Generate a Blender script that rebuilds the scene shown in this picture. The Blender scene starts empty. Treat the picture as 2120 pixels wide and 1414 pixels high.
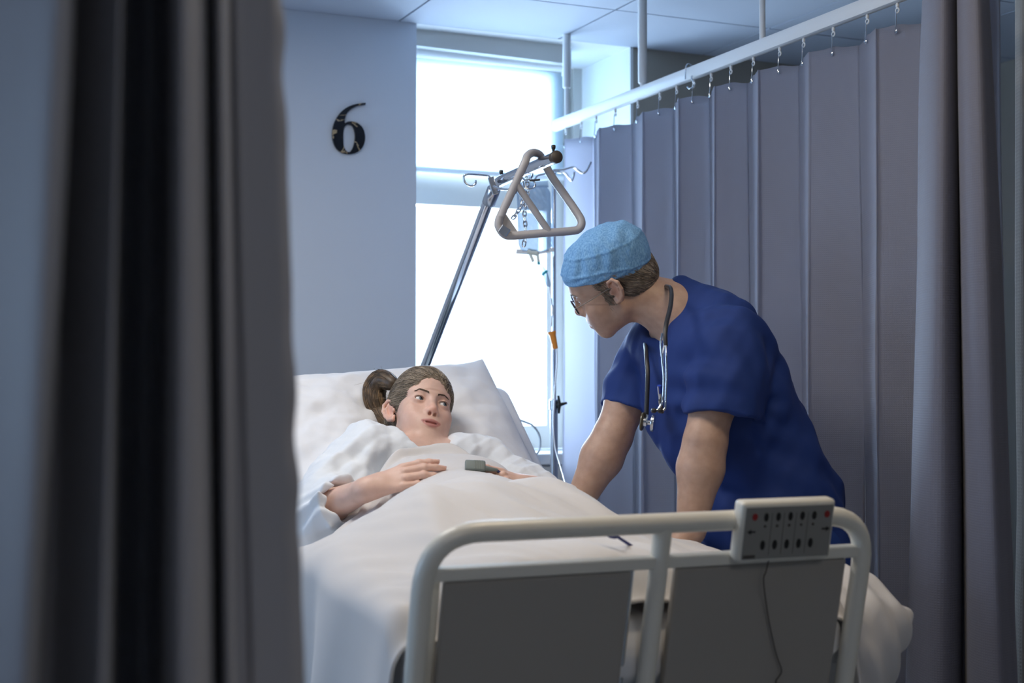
import bpy, bmesh, math, random
import numpy as np
from mathutils import Vector, Matrix

# ------------------------------------------------------------------ camera, sky, light, exposure
SC = bpy.context.scene
COL = SC.collection
F_PX = 50.0/36.0*2120.0            # focal length in pixels of the 2120 px wide frame
YAW, PIT, CAM_Z = math.radians(24.0), math.radians(1.8), 1.2
cam_d = bpy.data.cameras.new('camera')
cam_d.lens = 50.0; cam_d.sensor_width = 36.0; cam_d.sensor_fit = 'HORIZONTAL'
cam_d.clip_start = 0.05; cam_d.clip_end = 100
cam_d.dof.use_dof = True; cam_d.dof.focus_distance = 3.5; cam_d.dof.aperture_fstop = 3.2
cam = bpy.data.objects.new('camera', cam_d); COL.objects.link(cam)
cam.location = (0, 0, CAM_Z)
cam.rotation_euler = (math.pi/2+PIT, 0, -YAW)
SC.camera = cam
SC.view_settings.view_transform = 'Standard'
SC.view_settings.look = 'None'
SC.view_settings.gamma = 1.0
SC.view_settings.use_curve_mapping = False
SC.view_settings.exposure = 0.0
SC.cycles.use_denoising = True
SC.cycles.max_bounces = 10
SC.cycles.diffuse_bounces = 6
SC.cycles.transparent_max_bounces = 16
SC.cycles.caustics_reflective = False
SC.cycles.caustics_refractive = False
SC.cycles.sample_clamp_indirect = 6.0

world = bpy.data.worlds.new('overcast_sky'); SC.world = world
world.use_nodes = True
wb = world.node_tree.nodes['Background']
wb.inputs[0].default_value = (0.70, 0.86, 1.0, 1)
wb.inputs[1].default_value = 2.6

def area(name, loc, size, power, color, rot):
    l = bpy.data.lights.new(name, 'AREA'); l.shape = 'RECTANGLE'
    l.size, l.size_y = size; l.energy = power; l.color = color
    o = bpy.data.objects.new(name, l); COL.objects.link(o)
    o.location = loc; o.rotation_euler = rot
    return o
# daylight through the back window and the added, unseen left one (outside the panes)
area('daylight_back_window', (2.08, 5.25, 1.70), (0.9, 1.6), 120, (0.58, 0.77, 1.0), (-math.pi/2, 0, 0))
area('fill_left_window', (-2.75, 3.2, 1.55), (1.9, 1.4), 38, (0.40, 0.63, 1.0), (0, -math.pi/2, 0))  # cool fill from the left, added along with the unseen window
# ------------------------------------------------------------------ helpers
FWD = np.array([math.sin(YAW)*math.cos(PIT), math.cos(YAW)*math.cos(PIT), math.sin(PIT)])
RGT = np.array([math.cos(YAW), -math.sin(YAW), 0.0]); UPV = np.cross(RGT, FWD)
def at(px, py, X=None, Y=None, Z=None, D=None):
    """point of the place that the photograph shows at a pixel, on a known plane or at a known depth"""
    d = FWD + RGT*(px-1060)/F_PX + UPV*(707-py)/F_PX
    if X is not None: s = X/d[0]
    elif Y is not None: s = Y/d[1]
    elif Z is not None: s = (Z-CAM_Z)/d[2]
    else: s = D
    return np.array([0, 0, CAM_Z]) + d*s
def vdir(r, u, n):
    v = RGT*r + UPV*u - FWD*n
    return v/np.linalg.norm(v)
def nrm(v):
    v = np.asarray(v, float); return v/np.linalg.norm(v)
def nrm_rows(v): return v/np.maximum(np.linalg.norm(v, axis=1, keepdims=True), 1e-9)
def basis(fwd, up):
    """columns: person's right, forward, up"""
    f = nrm(fwd); r = nrm(np.cross(f, up)); u = np.cross(r, f)
    return np.stack([r, f, u], 1)

def tag(o, label=None, cat=None, group=None, kind=None):
    if label: o['label'] = label
    if cat: o['category'] = cat
    if group: o['group'] = group
    if kind: o['kind'] = kind
    return o
def thing(name, label, cat, loc=(0, 0, 0), group=None):
    o = bpy.data.objects.new(name, None); COL.objects.link(o); o.location = loc
    o.empty_display_size = 0.05
    return tag(o, label, cat, group)
def link(name, me, mat=None, parent=None):
    o = bpy.data.objects.new(name, me); COL.objects.link(o)
    if mat is not None: me.materials.append(mat)
    if parent is not None:
        o.parent = parent
        p = parent; loc = Vector((0, 0, 0))
        while p is not None: loc = loc + p.location; p = p.parent
        o.location = -loc                       # meshes are written in room coordinates
    return o
def mesh_np(name, V, Fq, mat=None, parent=None, smooth=True, tint=None, uv=None):
    V = np.asarray(V, np.float32); Fq = np.asarray(Fq, np.int32)
    me = bpy.data.meshes.new(name); n = Fq.shape[1]
    me.vertices.add(len(V)); me.vertices.foreach_set('co', V.ravel())
    me.loops.add(Fq.size); me.loops.foreach_set('vertex_index', Fq.ravel())
    me.polygons.add(len(Fq)); me.polygons.foreach_set('loop_start', np.arange(0, Fq.size, n, dtype=np.int32))
    me.polygons.foreach_set('use_smooth', np.full(len(Fq), smooth))
    me.update(calc_edges=True)
    if tint is not None:
        a = me.color_attributes.new('tint', 'FLOAT_COLOR', 'POINT')
        a.data.foreach_set('color', np.hstack([tint, np.ones((len(V), 1))]).astype(np.float32).ravel())
    if uv is not None:
        l = me.uv_layers.new(name='UVMap')
        l.data.foreach_set('uv', np.asarray(uv, np.float32)[Fq.ravel()].ravel())
    me.validate()
    return link(name, me, mat, parent)
def bm_obj(name, bm, mat=None, parent=None, smooth=False, bevel=0, seg=2):
    if bevel:
        bmesh.ops.bevel(bm, geom=[e for e in bm.edges if e.calc_face_angle(0) > 0.4], offset=bevel, segments=seg, affect='EDGES', profile=0.5)
    bmesh.ops.recalc_face_normals(bm, faces=bm.faces)
    me = bpy.data.meshes.new(name); bm.to_mesh(me); bm.free()
    for p in me.polygons: p.use_smooth = smooth
    if smooth and hasattr(me, 'set_sharp_from_angle'): me.set_sharp_from_angle(angle=0.7)
    return link(name, me, mat, parent)
def add_box(bm, lo, hi, R=None, c=None):
    lo, hi = np.array(lo, float), np.array(hi, float)
    r = bmesh.ops.create_cube(bm, size=1.0)
    for v in r['verts']:
        p = np.array(v.co) * (hi-lo) + (hi+lo)/2
        if R is not None: p = R @ p + np.array(c)
        v.co = p
    return r['verts']
def box(name, lo, hi, mat, parent=None, bevel=0, R=None, c=None, smooth=False):
    bm = bmesh.new(); add_box(bm, lo, hi, R, c)
    return bm_obj(name, bm, mat, parent, smooth, bevel)
def spline(P, n=8, closed=False):
    P = np.asarray(P, float); out = []; N = len(P)
    rng = range(N if closed else N-1)
    for i in rng:
        if closed: a, b, c, d = P[i-1], P[i], P[(i+1) % N], P[(i+2) % N]
        else: a, b, c, d = P[max(i-1, 0)], P[i], P[i+1], P[min(i+2, N-1)]
        for t in np.linspace(0, 1, n, endpoint=False):
            out.append(.5*((2*b)+(c-a)*t+(2*a-5*b+4*c-d)*t*t+(3*b-a-3*c+d)*t**3))
    if not closed: out.append(P[-1])
    return np.array(out)
def fillet(P, r, n=6):
    P = [np.asarray(p, float) for p in P]; out = [P[0]]
    for i in range(1, len(P)-1):
        a, b, c = P[i-1], P[i], P[i+1]; u = nrm(a-b); v = nrm(c-b)
        q = min(r, .45*np.linalg.norm(a-b), .45*np.linalg.norm(c-b))
        s, e = b+u*q, b+v*q
        for t in np.linspace(0, 1, n): out.append((1-t)**2*s+2*t*(1-t)*b+t*t*e)
    out.append(P[-1]); return np.array(out)
def tube_np(P, r, n=10, closed=False, cap=True):
    P = np.asarray(P, float); N = len(P)
    r = np.full(N, r) if np.isscalar(r) else np.asarray(r, float)
    T = np.roll(P, -1, 0)-np.roll(P, 1, 0) if closed else np.gradient(P, axis=0)
    T /= np.maximum(np.linalg.norm(T, axis=1, keepdims=True), 1e-9)
    a = np.array([0, 0, 1.]) if abs(T[0][2]) < .9 else np.array([1., 0, 0])
    u = nrm(np.cross(T[0], a)); V = []; U = []
    for i in range(N):
        u = nrm(u-T[i]*(u@T[i])); U.append(u)
    U = np.array(U); W = np.cross(T, U)
    th = np.linspace(0, 2*np.pi, n, endpoint=False)
    V = (P[:, None, :] + r[:, None, None]*(np.cos(th)[None, :, None]*U[:, None, :]+np.sin(th)[None, :, None]*W[:, None, :])).reshape(-1, 3)
    i, j = np.meshgrid(np.arange(N if closed else N-1), np.arange(n), indexing='ij')
    i2 = (i+1) % N; j2 = (j+1) % n
    Fq = np.stack([i*n+j, i*n+j2, i2*n+j2, i2*n+j], -1).reshape(-1, 4)
    if cap and not closed:
        V = np.vstack([V, P[0], P[-1]]); k = np.arange(n); k2 = (k+1) % n
        Fq = np.vstack([Fq, np.stack([k2, k, k*0+N*n, k*0+N*n], -1), np.stack([(N-1)*n+k, (N-1)*n+k2, k*0+N*n+1, k*0+N*n+1], -1)])
    return V, Fq
def from_polys(name, parts, mat, parent=None, smooth=True):
    """join (V, quads) pieces; a quad with a repeated index is written as a triangle"""
    verts = []; faces = []; o = 0
    for V, Fq in parts:
        verts.append(np.asarray(V, float))
        for f in (np.asarray(Fq)+o).tolist():
            faces.append(f[:3] if f[2] == f[3] else f)
        o += len(V)
    me = bpy.data.meshes.new(name); me.from_pydata(np.vstack(verts).tolist(), [], faces)
    for p in me.polygons: p.use_smooth = smooth
    if smooth and hasattr(me, 'set_sharp_from_angle'): me.set_sharp_from_angle(angle=0.9)
    return link(name, me, mat, parent)
def strands(F, starts, target, steps, length, r, rng, off=(.0003, .0025), jit=.12):
    """hairs laid along a surface: each walks from its root in the combing direction"""
    P = F.project(starts, 0.0); n = len(P); o = rng.uniform(off[0], off[1], n); L = rng.uniform(.7, 1.3, n)*length; out = [F.project(P, 0)+F.grad(P)*o[:, None]]
    J = rng.normal(size=(n, 3))*jit
    for k in range(steps):
        d = target(out[-1])+J; g = F.grad(out[-1]); d -= g*(d*g).sum(1)[:, None]; d /= np.maximum(np.linalg.norm(d, axis=1, keepdims=True), 1e-6)
        q = out[-1]+d*(L/steps)[:, None]
        for _ in range(3): q -= F.grad(q)*(F.val(q)-o)[:, None]*.9
        out.append(q)
    A = np.stack(out, 1); ok = np.abs(F.val(A[:, 0])-o) < .002
    return A[ok], rng.uniform(.75, 1.2, n)[ok]*r
def strand_mesh(name, A, R, mat, parent, rng, lo=.55, hi=1.5, sides=4):
    parts = []; T = []
    for a, r in zip(A, R):
        V, Fq = tube_np(a, np.linspace(1, .45, len(a))*r, sides, cap=False); parts.append((V, Fq)); T.append(np.full((len(V), 3), rng.uniform(lo, hi)))
    off = 0; Fs = []
    for V, Fq in parts: Fs.append(Fq+off); off += len(V)
    return mesh_np(name, np.vstack([p[0] for p in parts]), np.vstack(Fs), mat, parent, True, np.vstack(T))
def tube(name, P, r, mat, parent=None, n=12, closed=False):
    return from_polys(name, [tube_np(P, r, n, closed)], mat, parent)
def lathe_np(prof, c, axis=(0, 0, 1), n=20):
    """prof: list of (radius, height)"""
    z = nrm(axis); x = nrm(np.cross(z, [0, 1, 0] if abs(z[1]) < .9 else [1, 0, 0])); y = np.cross(z, x)
    th = np.linspace(0, 2*np.pi, n, endpoint=False); V = []
    for r, h in prof: V.append(np.array(c)+z*h+r*(np.cos(th)[:, None]*x+np.sin(th)[:, None]*y))
    V = np.vstack(V); N = len(prof)
    i, j = np.meshgrid(np.arange(N-1), np.arange(n), indexing='ij'); j2 = (j+1) % n
    Fq = np.stack([i*n+j, i*n+j2, (i+1)*n+j2, (i+1)*n+j], -1).reshape(-1, 4)
    V = np.vstack([V, np.array(c)+z*prof[0][1], np.array(c)+z*prof[-1][1]]); k = np.arange(n); k2 = (k+1) % n
    Fq = np.vstack([Fq, np.stack([k2, k, k*0+N*n, k*0+N*n], -1), np.stack([(N-1)*n+k, (N-1)*n+k2, k*0+N*n+1, k*0+N*n+1], -1)])
    return V, Fq
def lathe(name, prof, c, mat, parent=None, axis=(0, 0, 1), n=20):
    return from_polys(name, [lathe_np(prof, c, axis, n)], mat, parent)
def vnoise(x, y, seed=0):
    """smooth value noise, about -1..1"""
    x = np.asarray(x, float); y = np.asarray(y, float)
    xi, yi = np.floor(x), np.floor(y); fx, fy = x-xi, y-yi
    fx, fy = fx*fx*(3-2*fx), fy*fy*(3-2*fy)
    def h(a, b):
        s = np.sin(a*127.1+b*311.7+seed*74.7)*43758.5453; return (s-np.floor(s))*2-1
    return (h(xi, yi)*(1-fx)+h(xi+1, yi)*fx)*(1-fy)+(h(xi, yi+1)*(1-fx)+h(xi+1, yi+1)*fx)*fy
def sstep(a, b, x):
    t = np.clip((np.asarray(x, float)-a)/(b-a), 0, 1); return t*t*(3-2*t)
def grid_faces(n, m):
    i, j = np.meshgrid(np.arange(n-1), np.arange(m-1), indexing='ij')
    return np.stack([i*m+j, (i+1)*m+j, (i+1)*m+j+1, i*m+j+1], -1).reshape(-1, 4)

# ---- implicit bodies: rounded shapes blended into one continuous surface
class Field:
    def __init__(s, lo, hi, h):
        s.lo = np.array(lo, float); s.h = h
        s.n = np.ceil((np.array(hi)-s.lo)/h).astype(int)+1
        s.d = np.full(s.n, 0.25, np.float32); s.R = np.eye(3); s.t = np.zeros(3); s.s = 1.0
        s.ax = [(s.lo[i]+h*np.arange(s.n[i])).astype(np.float32) for i in range(3)]
    def frame(s, R=None, t=(0, 0, 0), sc=1.0):
        s.R = np.eye(3) if R is None else np.asarray(R); s.t = np.asarray(t, float); s.s = sc; return s
    def w(s, p): return s.t + s.s*(s.R @ np.asarray(p, float))
    def _sl(s, lo, hi):
        a = np.maximum(np.floor((lo-s.lo)/s.h).astype(int), 0); b = np.minimum(np.ceil((hi-s.lo)/s.h).astype(int)+1, s.n)
        return None if np.any(b <= a) else tuple(slice(i, j) for i, j in zip(a, b))
    def _xyz(s, sl): return s.ax[0][sl[0]][:, None, None], s.ax[1][sl[1]][None, :, None], s.ax[2][sl[2]][None, None, :]
    def _mix(s, sl, p, k, mode):
        d = s.d[sl]; k = max(k*s.s, 1e-5)
        if mode == 'u':
            h = np.maximum(k-np.abs(d-p), 0)/k; s.d[sl] = np.minimum(d, p)-h*h*k*.25
        elif mode == 's':
            q = -p; h = np.maximum(k-np.abs(d-q), 0)/k; s.d[sl] = np.maximum(d, q)+h*h*k*.25
    def ell(s, c, r, k=.01, mode='u', rot=None):
        M = s.R if rot is None else s.R @ rot
        c = s.w(c); r = (np.full(3, r) if np.isscalar(r) else np.array(r, float))*s.s
        e = np.sqrt((M**2) @ (r**2)) + k*s.s + 2*s.h
        sl = s._sl(c-e, c+e)
        if sl is None: return s
        x, y, z = s._xyz(sl); x, y, z = x-np.float32(c[0]), y-np.float32(c[1]), z-np.float32(c[2]); M = M.astype(np.float32); r = r.astype(np.float32)
        a = (M[0, 0]*x+M[1, 0]*y+M[2, 0]*z)/r[0]; b = (M[0, 1]*x+M[1, 1]*y+M[2, 1]*z)/r[1]; g = (M[0, 2]*x+M[1, 2]*y+M[2, 2]*z)/r[2]
        k0 = np.sqrt(a*a+b*b+g*g); k1 = np.sqrt((a/r[0])**2+(b/r[1])**2+(g/r[2])**2)
        p = np.where(k1 > 1e-6, k0*(k0-1)/np.maximum(k1, 1e-6), -r.min())
        s._mix(sl, p, k, mode); return s
    def cap(s, a, b, ra, rb=None, k=.01, mode='u'):
        rb = ra if rb is None else rb
        a, b = s.w(a), s.w(b); ra, rb = ra*s.s, rb*s.s; m = k*s.s+2*s.h
        sl = s._sl(np.minimum(a-ra, b-rb)-m, np.maximum(a+ra, b+rb)+m)
        if sl is None: return s
        x, y, z = s._xyz(sl); v = (b-a).astype(np.float32); L = max(float(v@v), 1e-12)
        x, y, z = x-np.float32(a[0]), y-np.float32(a[1]), z-np.float32(a[2])
        t = np.clip((x*v[0]+y*v[1]+z*v[2])/L, 0, 1)
        p = np.sqrt((x-t*v[0])**2+(y-t*v[1])**2+(z-t*v[2])**2)-(ra+(rb-ra)*t)
        s._mix(sl, p.astype(np.float32), k, mode); return s
    def chain(s, pts, rad, k=.01, mode='u'):
        for i in range(len(pts)-1): s.cap(pts[i], pts[i+1], rad[i], rad[i+1], k, mode)
        return s
    def cut(s, c, n, k=.003):
        """remove everything on the side the normal points to"""
        c = s.w(c); n = nrm(s.R @ np.asarray(n, float)).astype(np.float32)
        sl = tuple(slice(0, m) for m in s.n); x, y, z = s._xyz(sl)
        p = (x-np.float32(c[0]))*n[0]+(y-np.float32(c[1]))*n[1]+(z-np.float32(c[2]))*n[2]
        s.d = np.maximum(s.d, p); return s
    def val(s, P):
        q = (np.atleast_2d(P)-s.lo)/s.h; q = np.clip(q, 0, s.n-1.001); i = q.astype(int); f = q-i; o = 0
        for a in (0, 1):
            for b in (0, 1):
                for c in (0, 1):
                    o = o + s.d[i[:, 0]+a, i[:, 1]+b, i[:, 2]+c]*np.where(a, f[:, 0], 1-f[:, 0])*np.where(b, f[:, 1], 1-f[:, 1])*np.where(c, f[:, 2], 1-f[:, 2])
        return o
    def grad(s, P):
        P = np.atleast_2d(P); e = s.h; g = np.stack([s.val(P+e*np.eye(3)[i])-s.val(P-e*np.eye(3)[i]) for i in range(3)], 1)
        return g/np.maximum(np.linalg.norm(g, axis=1, keepdims=True), 1e-9)
    def project(s, P, off=0.0, it=6):
        P = np.array(np.atleast_2d(P), float)
        for _ in range(it): P -= s.grad(P)*((s.val(P)-off)[:, None])*.9
        return P
    def surface(s, iso=0.0):
        d = s.d-iso if iso else s.d; I = d < 0
        n0, n1, n2 = s.n
        cnt = np.zeros((n0-1, n1-1, n2-1), np.uint8)
        for a in (0, 1):
            for b in (0, 1):
                for c in (0, 1): cnt += I[a:n0-1+a, b:n1-1+b, c:n2-1+c]
        act = (cnt > 0) & (cnt < 8); C = np.argwhere(act)
        idx = np.full(act.shape, -1, np.int32); idx[act] = np.arange(len(C), dtype=np.int32)
        acc = np.zeros((len(C), 3)); w = np.zeros(len(C))
        off = np.array([[a, b, c] for a in (0, 1) for b in (0, 1) for c in (0, 1)])
        D = np.stack([d[C[:, 0]+o[0], C[:, 1]+o[1], C[:, 2]+o[2]] for o in off], 1)
        for i in range(8):
            for j in range(i+1, 8):
                if np.abs(off[i]-off[j]).sum() != 1: continue
                m = (D[:, i] < 0) != (D[:, j] < 0); t = np.where(m, D[:, i]/np.where(m, D[:, i]-D[:, j], 1), 0)
                acc += np.where(m[:, None], off[i]+t[:, None]*(off[j]-off[i]), 0); w += m
        V = s.lo+s.h*(C+acc/np.maximum(w, 1)[:, None]); Q = []
        for ax in range(3):
            A = I.take(range(0, s.n[ax]-1), ax); B = I.take(range(1, s.n[ax]), ax)
            E = np.argwhere(A != B); u, v = (ax+1) % 3, (ax+2) % 3
            E = E[(E[:, u] > 0) & (E[:, v] > 0) & (E[:, u] < s.n[u]-1) & (E[:, v] < s.n[v]-1)]
            if not len(E): continue
            du = np.zeros(3, int); dv = np.zeros(3, int); du[u] = 1; dv[v] = 1
            g = lambda P: idx[P[:, 0], P[:, 1], P[:, 2]]
            q = np.stack([g(E-du-dv), g(E-dv), g(E), g(E-du)], 1)
            fl = A[E[:, 0], E[:, 1], E[:, 2]]
            Q.append(np.where(fl[:, None], q, q[:, ::-1]))
        Q = np.vstack(Q); return V, Q[(Q >= 0).all(1)]
    def obj(s, name, mat, parent=None, tint=None, iso=0.0, smooth_it=1):
        V, Q = s.surface(iso)
        for _ in range(smooth_it):                      # light relaxation of the grid steps
            S = np.zeros_like(V); c = np.zeros(len(V))
            for a in range(4):
                for b in ((a+1) % 4, (a-1) % 4):
                    np.add.at(S, Q[:, a], V[Q[:, b]]); np.add.at(c, Q[:, a], 1)
            V = V*.5+.5*S/np.maximum(c, 1)[:, None]
        return mesh_np(name, V, Q, mat, parent, True, None if tint is None else tint(V))
# ------------------------------------------------------------------ materials
def lin(r, g, b):
    f = lambda c: (c/255)/12.92 if c/255 <= .04045 else ((c/255+.055)/1.055)**2.4
    return (f(r), f(g), f(b), 1)
class Mat:
    def __init__(s, name, col, rough=.6, metal=0.0, **kw):
        s.m = bpy.data.materials.new(name); s.m.use_nodes = True; s.nt = s.m.node_tree
        s.b = s.nt.nodes['Principled BSDF']; s.b.inputs['Base Color'].default_value = col
        s.b.inputs['Roughness'].default_value = rough; s.b.inputs['Metallic'].default_value = metal
        for k, v in kw.items(): s.b.inputs[k.replace('_', ' ')].default_value = v
    def n(s, t, **kw):
        nd = s.nt.nodes.new(t)
        for k, v in kw.items():
            if k in nd.inputs.keys(): nd.inputs[k].default_value = v
            else: setattr(nd, k, v)
        return nd
    def l(s, a, b): s.nt.links.new(a, b)
    def coord(s, what='Object', scale=(1, 1, 1)):
        c = s.n('ShaderNodeTexCoord'); mp = s.n('ShaderNodeMapping'); mp.inputs['Scale'].default_value = scale
        s.l(c.outputs[what], mp.inputs[0]); return mp.outputs[0]
    def noise_col(s, c1, c2, scale=8, what='Object', stretch=(1, 1, 1), detail=4, lo=.35, hi=.65):
        nz = s.n('ShaderNodeTexNoise'); nz.inputs['Scale'].default_value = scale; nz.inputs['Detail'].default_value = detail
        s.l(s.coord(what, stretch), nz.inputs['Vector'])
        r = s.n('ShaderNodeValToRGB'); r.color_ramp.elements[0].color = c1; r.color_ramp.elements[1].color = c2
        r.color_ramp.elements[0].position = lo; r.color_ramp.elements[1].position = hi
        s.l(nz.outputs['Fac'], r.inputs[0]); s.l(r.outputs[0], s.b.inputs['Base Color']); return s
    def bump_noise(s, scale=40, strength=.2, dist=.002, what='Object', stretch=(1, 1, 1), detail=4):
        nz = s.n('ShaderNodeTexNoise'); nz.inputs['Scale'].default_value = scale; nz.inputs['Detail'].default_value = detail
        s.l(s.coord(what, stretch), nz.inputs['Vector'])
        b = s.n('ShaderNodeBump'); b.inputs['Strength'].default_value = strength; b.inputs['Distance'].default_value = dist
        s.l(nz.outputs['Fac'], b.inputs['Height']); s.l(b.outputs[0], s.b.inputs['Normal']); return s
    def waffle(s, freq=130, strength=.35, dist=.002):
        """woven check relief across the cloth's own length and height"""
        c = s.n('ShaderNodeTexCoord'); sp = s.n('ShaderNodeSeparateXYZ'); s.l(c.outputs['UV'], sp.inputs[0]); outs = []
        for ch in (0, 1):
            m = s.n('ShaderNodeMath', operation='MULTIPLY'); m.inputs[1].default_value = freq*6.283; s.l(sp.outputs[ch], m.inputs[0])
            q = s.n('ShaderNodeMath', operation='SINE'); s.l(m.outputs[0], q.inputs[0]); outs.append(q)
        a = s.n('ShaderNodeMath', operation='MAXIMUM'); s.l(outs[0].outputs[0], a.inputs[0]); s.l(outs[1].outputs[0], a.inputs[1])
        b = s.n('ShaderNodeBump'); b.inputs['Strength'].default_value = strength; b.inputs['Distance'].default_value = dist
        s.l(a.outputs[0], b.inputs['Height']); s.l(b.outputs[0], s.b.inputs['Normal']); s.bump = b; return s
    def translucent(s, col, fac):
        t = s.n('ShaderNodeBsdfTranslucent'); t.inputs['Color'].default_value = col
        mx = s.n('ShaderNodeMixShader'); mx.inputs[0].default_value = fac
        out = s.nt.nodes['Material Output']
        s.l(s.b.outputs[0], mx.inputs[1]); s.l(t.outputs[0], mx.inputs[2]); s.l(mx.outputs[0], out.inputs[0]); return s
    def tint(s):
        a = s.n('ShaderNodeAttribute', attribute_name='tint'); mx = s.n('ShaderNodeMix', data_type='RGBA', blend_type='MULTIPLY')
        mx.inputs[0].default_value = 1.0
        src = s.b.inputs['Base Color'].links[0].from_socket if s.b.inputs['Base Color'].links else None
        if src: s.l(src, mx.inputs[6])
        else: mx.inputs[6].default_value = s.b.inputs['Base Color'].default_value
        s.l(a.outputs['Color'], mx.inputs[7]); s.l(mx.outputs[2], s.b.inputs['Base Color']); return s
M_WALL = Mat('painted_wall', (.66, .71, .78, 1), .75).bump_noise(180, .06, .001).m
M_BEIGE = Mat('beige_wall', (.42, .39, .33, 1), .8).bump_noise(180, .06, .001).m
M_REVEAL = Mat('white_reveal', (.86, .88, .88, 1), .6).m
M_TILE = Mat('ceiling_tile', (.58, .62, .70, 1), .8).bump_noise(300, .2, .001).m
M_GRID = Mat('ceiling_gap', (.16, .18, .2, 1), .8).m
M_FLOOR = Mat('linoleum', (.22, .25, .29, 1), .35).noise_col((.20, .23, .27, 1), (.25, .28, .31, 1), 30).m
M_WHITE = Mat('white_lacquer', (.80, .82, .83, 1), .3).m
M_FRAME = Mat('window_frame', (.60, .59, .56, 1), .35).m
M_CREAM = Mat('cream_enamel', (.74, .71, .63, 1), .28).m
M_PANEL = Mat('grey_laminate', (.33, .305, .275, 1), .5).m
M_DARK = Mat('dark_plastic', (.02, .02, .022, 1), .4).m
M_BROWNCAP = Mat('brown_plastic', (.06, .045, .035, 1), .45).m
M_CHROME = Mat('chrome', (.72, .75, .80, 1), .10, 1.0).m
M_STEEL = Mat('brushed_steel', (.60, .63, .68, 1), .25, 1.0).m
M_GREYTUBE = Mat('grey_grip', (.40, .38, .38, 1), .45).m
M_LINEN = Mat('bed_linen', (.66, .63, .615, 1), .85, Sheen_Weight=.2).bump_noise(700, .08, .0006).m
M_SHEET = Mat('white_sheet', (.80, .80, .82, 1), .85, Sheen_Weight=.2).bump_noise(60, .25, .003, detail=6).m
M_GOWN = Mat('gown_cotton', (.78, .81, .85, 1), .85, Sheen_Weight=.2).bump_noise(45, .35, .004, detail=6).m
M_SCRUB = Mat('scrub_blue', (.004, .028, .165, 1), .8).bump_noise(38, .18, .004, stretch=(1, 1, .5)).m
M_SCRUB_IN = Mat('scrub_trouser', (.010, .045, .22, 1), .75).bump_noise(30, .3, .006).m
_c = Mat('cap_blue', (.17, .42, .66, 1), .9)
_c.noise_col((.11, .27, .52, 1), (.21, .42, .68, 1), 330, detail=2, stretch=(1, 1, .5)).bump_noise(160, .5, .002); M_CAP = _c.m
_s = Mat('skin', (.60, .35, .25, 1), .48, Subsurface_Weight=.12, Subsurface_Scale=.012)
_s.b.inputs['Subsurface Radius'].default_value = (1, .35, .2)
_s.noise_col((.66, .425, .335, 1), (.72, .475, .38, 1), 45).bump_noise(260, .12, .001); _s.tint(); M_SKIN_W = _s.m
_s = Mat('skin_weathered', (.52, .29, .20, 1), .5, Subsurface_Weight=.12, Subsurface_Scale=.012)
_s.b.inputs['Subsurface Radius'].default_value = (1, .35, .2)
_s.noise_col((.45, .285, .21, 1), (.51, .33, .245, 1), 55).bump_noise(200, .2, .0012); _s.tint(); M_SKIN_M = _s.m
M_HAIR_W = Mat('brown_hair', (.12, .08, .05, 1), .45).noise_col((.14, .105, .072, 1), (.36, .285, .205, 1), 50, detail=6, lo=.3, hi=.72).tint().m
M_HAIR_DK = Mat('dark_brown_hair', (.06, .035, .02, 1), .45).noise_col((.05, .032, .018, 1), (.17, .105, .055, 1), 60, detail=6).tint().m
M_HAIR_M = Mat('greying_hair', (.16, .13, .10, 1), .6).noise_col((.15, .12, .092, 1), (.34, .29, .235, 1), 45, detail=3).tint().m
M_EYE = Mat('eye_white', (.78, .76, .74, 1), .08).m
M_IRIS = Mat('iris_grey_blue', (.12, .16, .19, 1), .08).m
M_PUPIL = Mat('pupil', (.004, .004, .004, 1), .05).m
M_TEETH = Mat('teeth', (.72, .68, .60, 1), .25).m
M_BROW = Mat('eyebrow_hair', (.085, .055, .036, 1), .8).m
M_BROW_M = Mat('greying_brow', (.10, .08, .06, 1), .7).m
M_RUBBER = Mat('dark_rubber', (.022, .022, .026, 1), .4).m
M_CLIP = Mat('grey_green_clip', (.17, .20, .19, 1), .5).m
M_CORD = Mat('blue_cord', (.03, .04, .16, 1), .45).m
M_IVTUBE = Mat('clear_tubing', (.85, .90, .95, 1), .15, Transmission_Weight=.35).m
M_ORANGE = Mat('orange_plastic', (.85, .30, .04, 1), .35).m
M_TEAL = Mat('teal_plastic', (.05, .42, .50, 1), .35).m
M_PEN = Mat('blue_pen', (.02, .06, .45, 1), .25).m
def glassy(name, col, tr, base=.06):
    m = Mat(name, col, .08); nt = m.nt
    t = m.n('ShaderNodeBsdfTransparent'); t.inputs[0].default_value = tr
    fr = m.n('ShaderNodeLayerWeight'); fr.inputs['Blend'].default_value = .35
    mp = m.n('ShaderNodeMapRange'); mp.inputs['To Min'].default_value = .06; mp.inputs['To Max'].default_value = .6
    mp.inputs['To Min'].default_value = base; m.l(fr.outputs['Facing'], mp.inputs[0]); mx = m.n('ShaderNodeMixShader'); m.l(mp.outputs[0], mx.inputs[0])
    m.l(t.outputs[0], mx.inputs[1]); m.l(m.b.outputs[0], mx.inputs[2]); m.l(mx.outputs[0], nt.nodes['Material Output'].inputs[0])
    return m.m
M_PANE = glassy('window_glass', (.9, .95, 1, 1), (.98, .99, 1, 1))
M_BAG = glassy('clear_bag', (.42, .50, .60, 1), (.74, .81, .88, 1), .38)
M_LENS = glassy('spectacle_lens', (.8, .85, .9, 1), (.95, .97, .98, 1))
_b = Mat('blind_cloth', (.8, .85, .88, 1), .9); _b.translucent((.62, .70, .76, 1), .75); M_BLIND = _b.m
_c = Mat('grey_blue_curtain', (.41, .42, .50, 1), .8, Sheen_Weight=.15); _c.waffle(190, .45, .0010); _c.translucent((.76, .77, .84, 1), .58); M_CURT = _c.m
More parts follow.
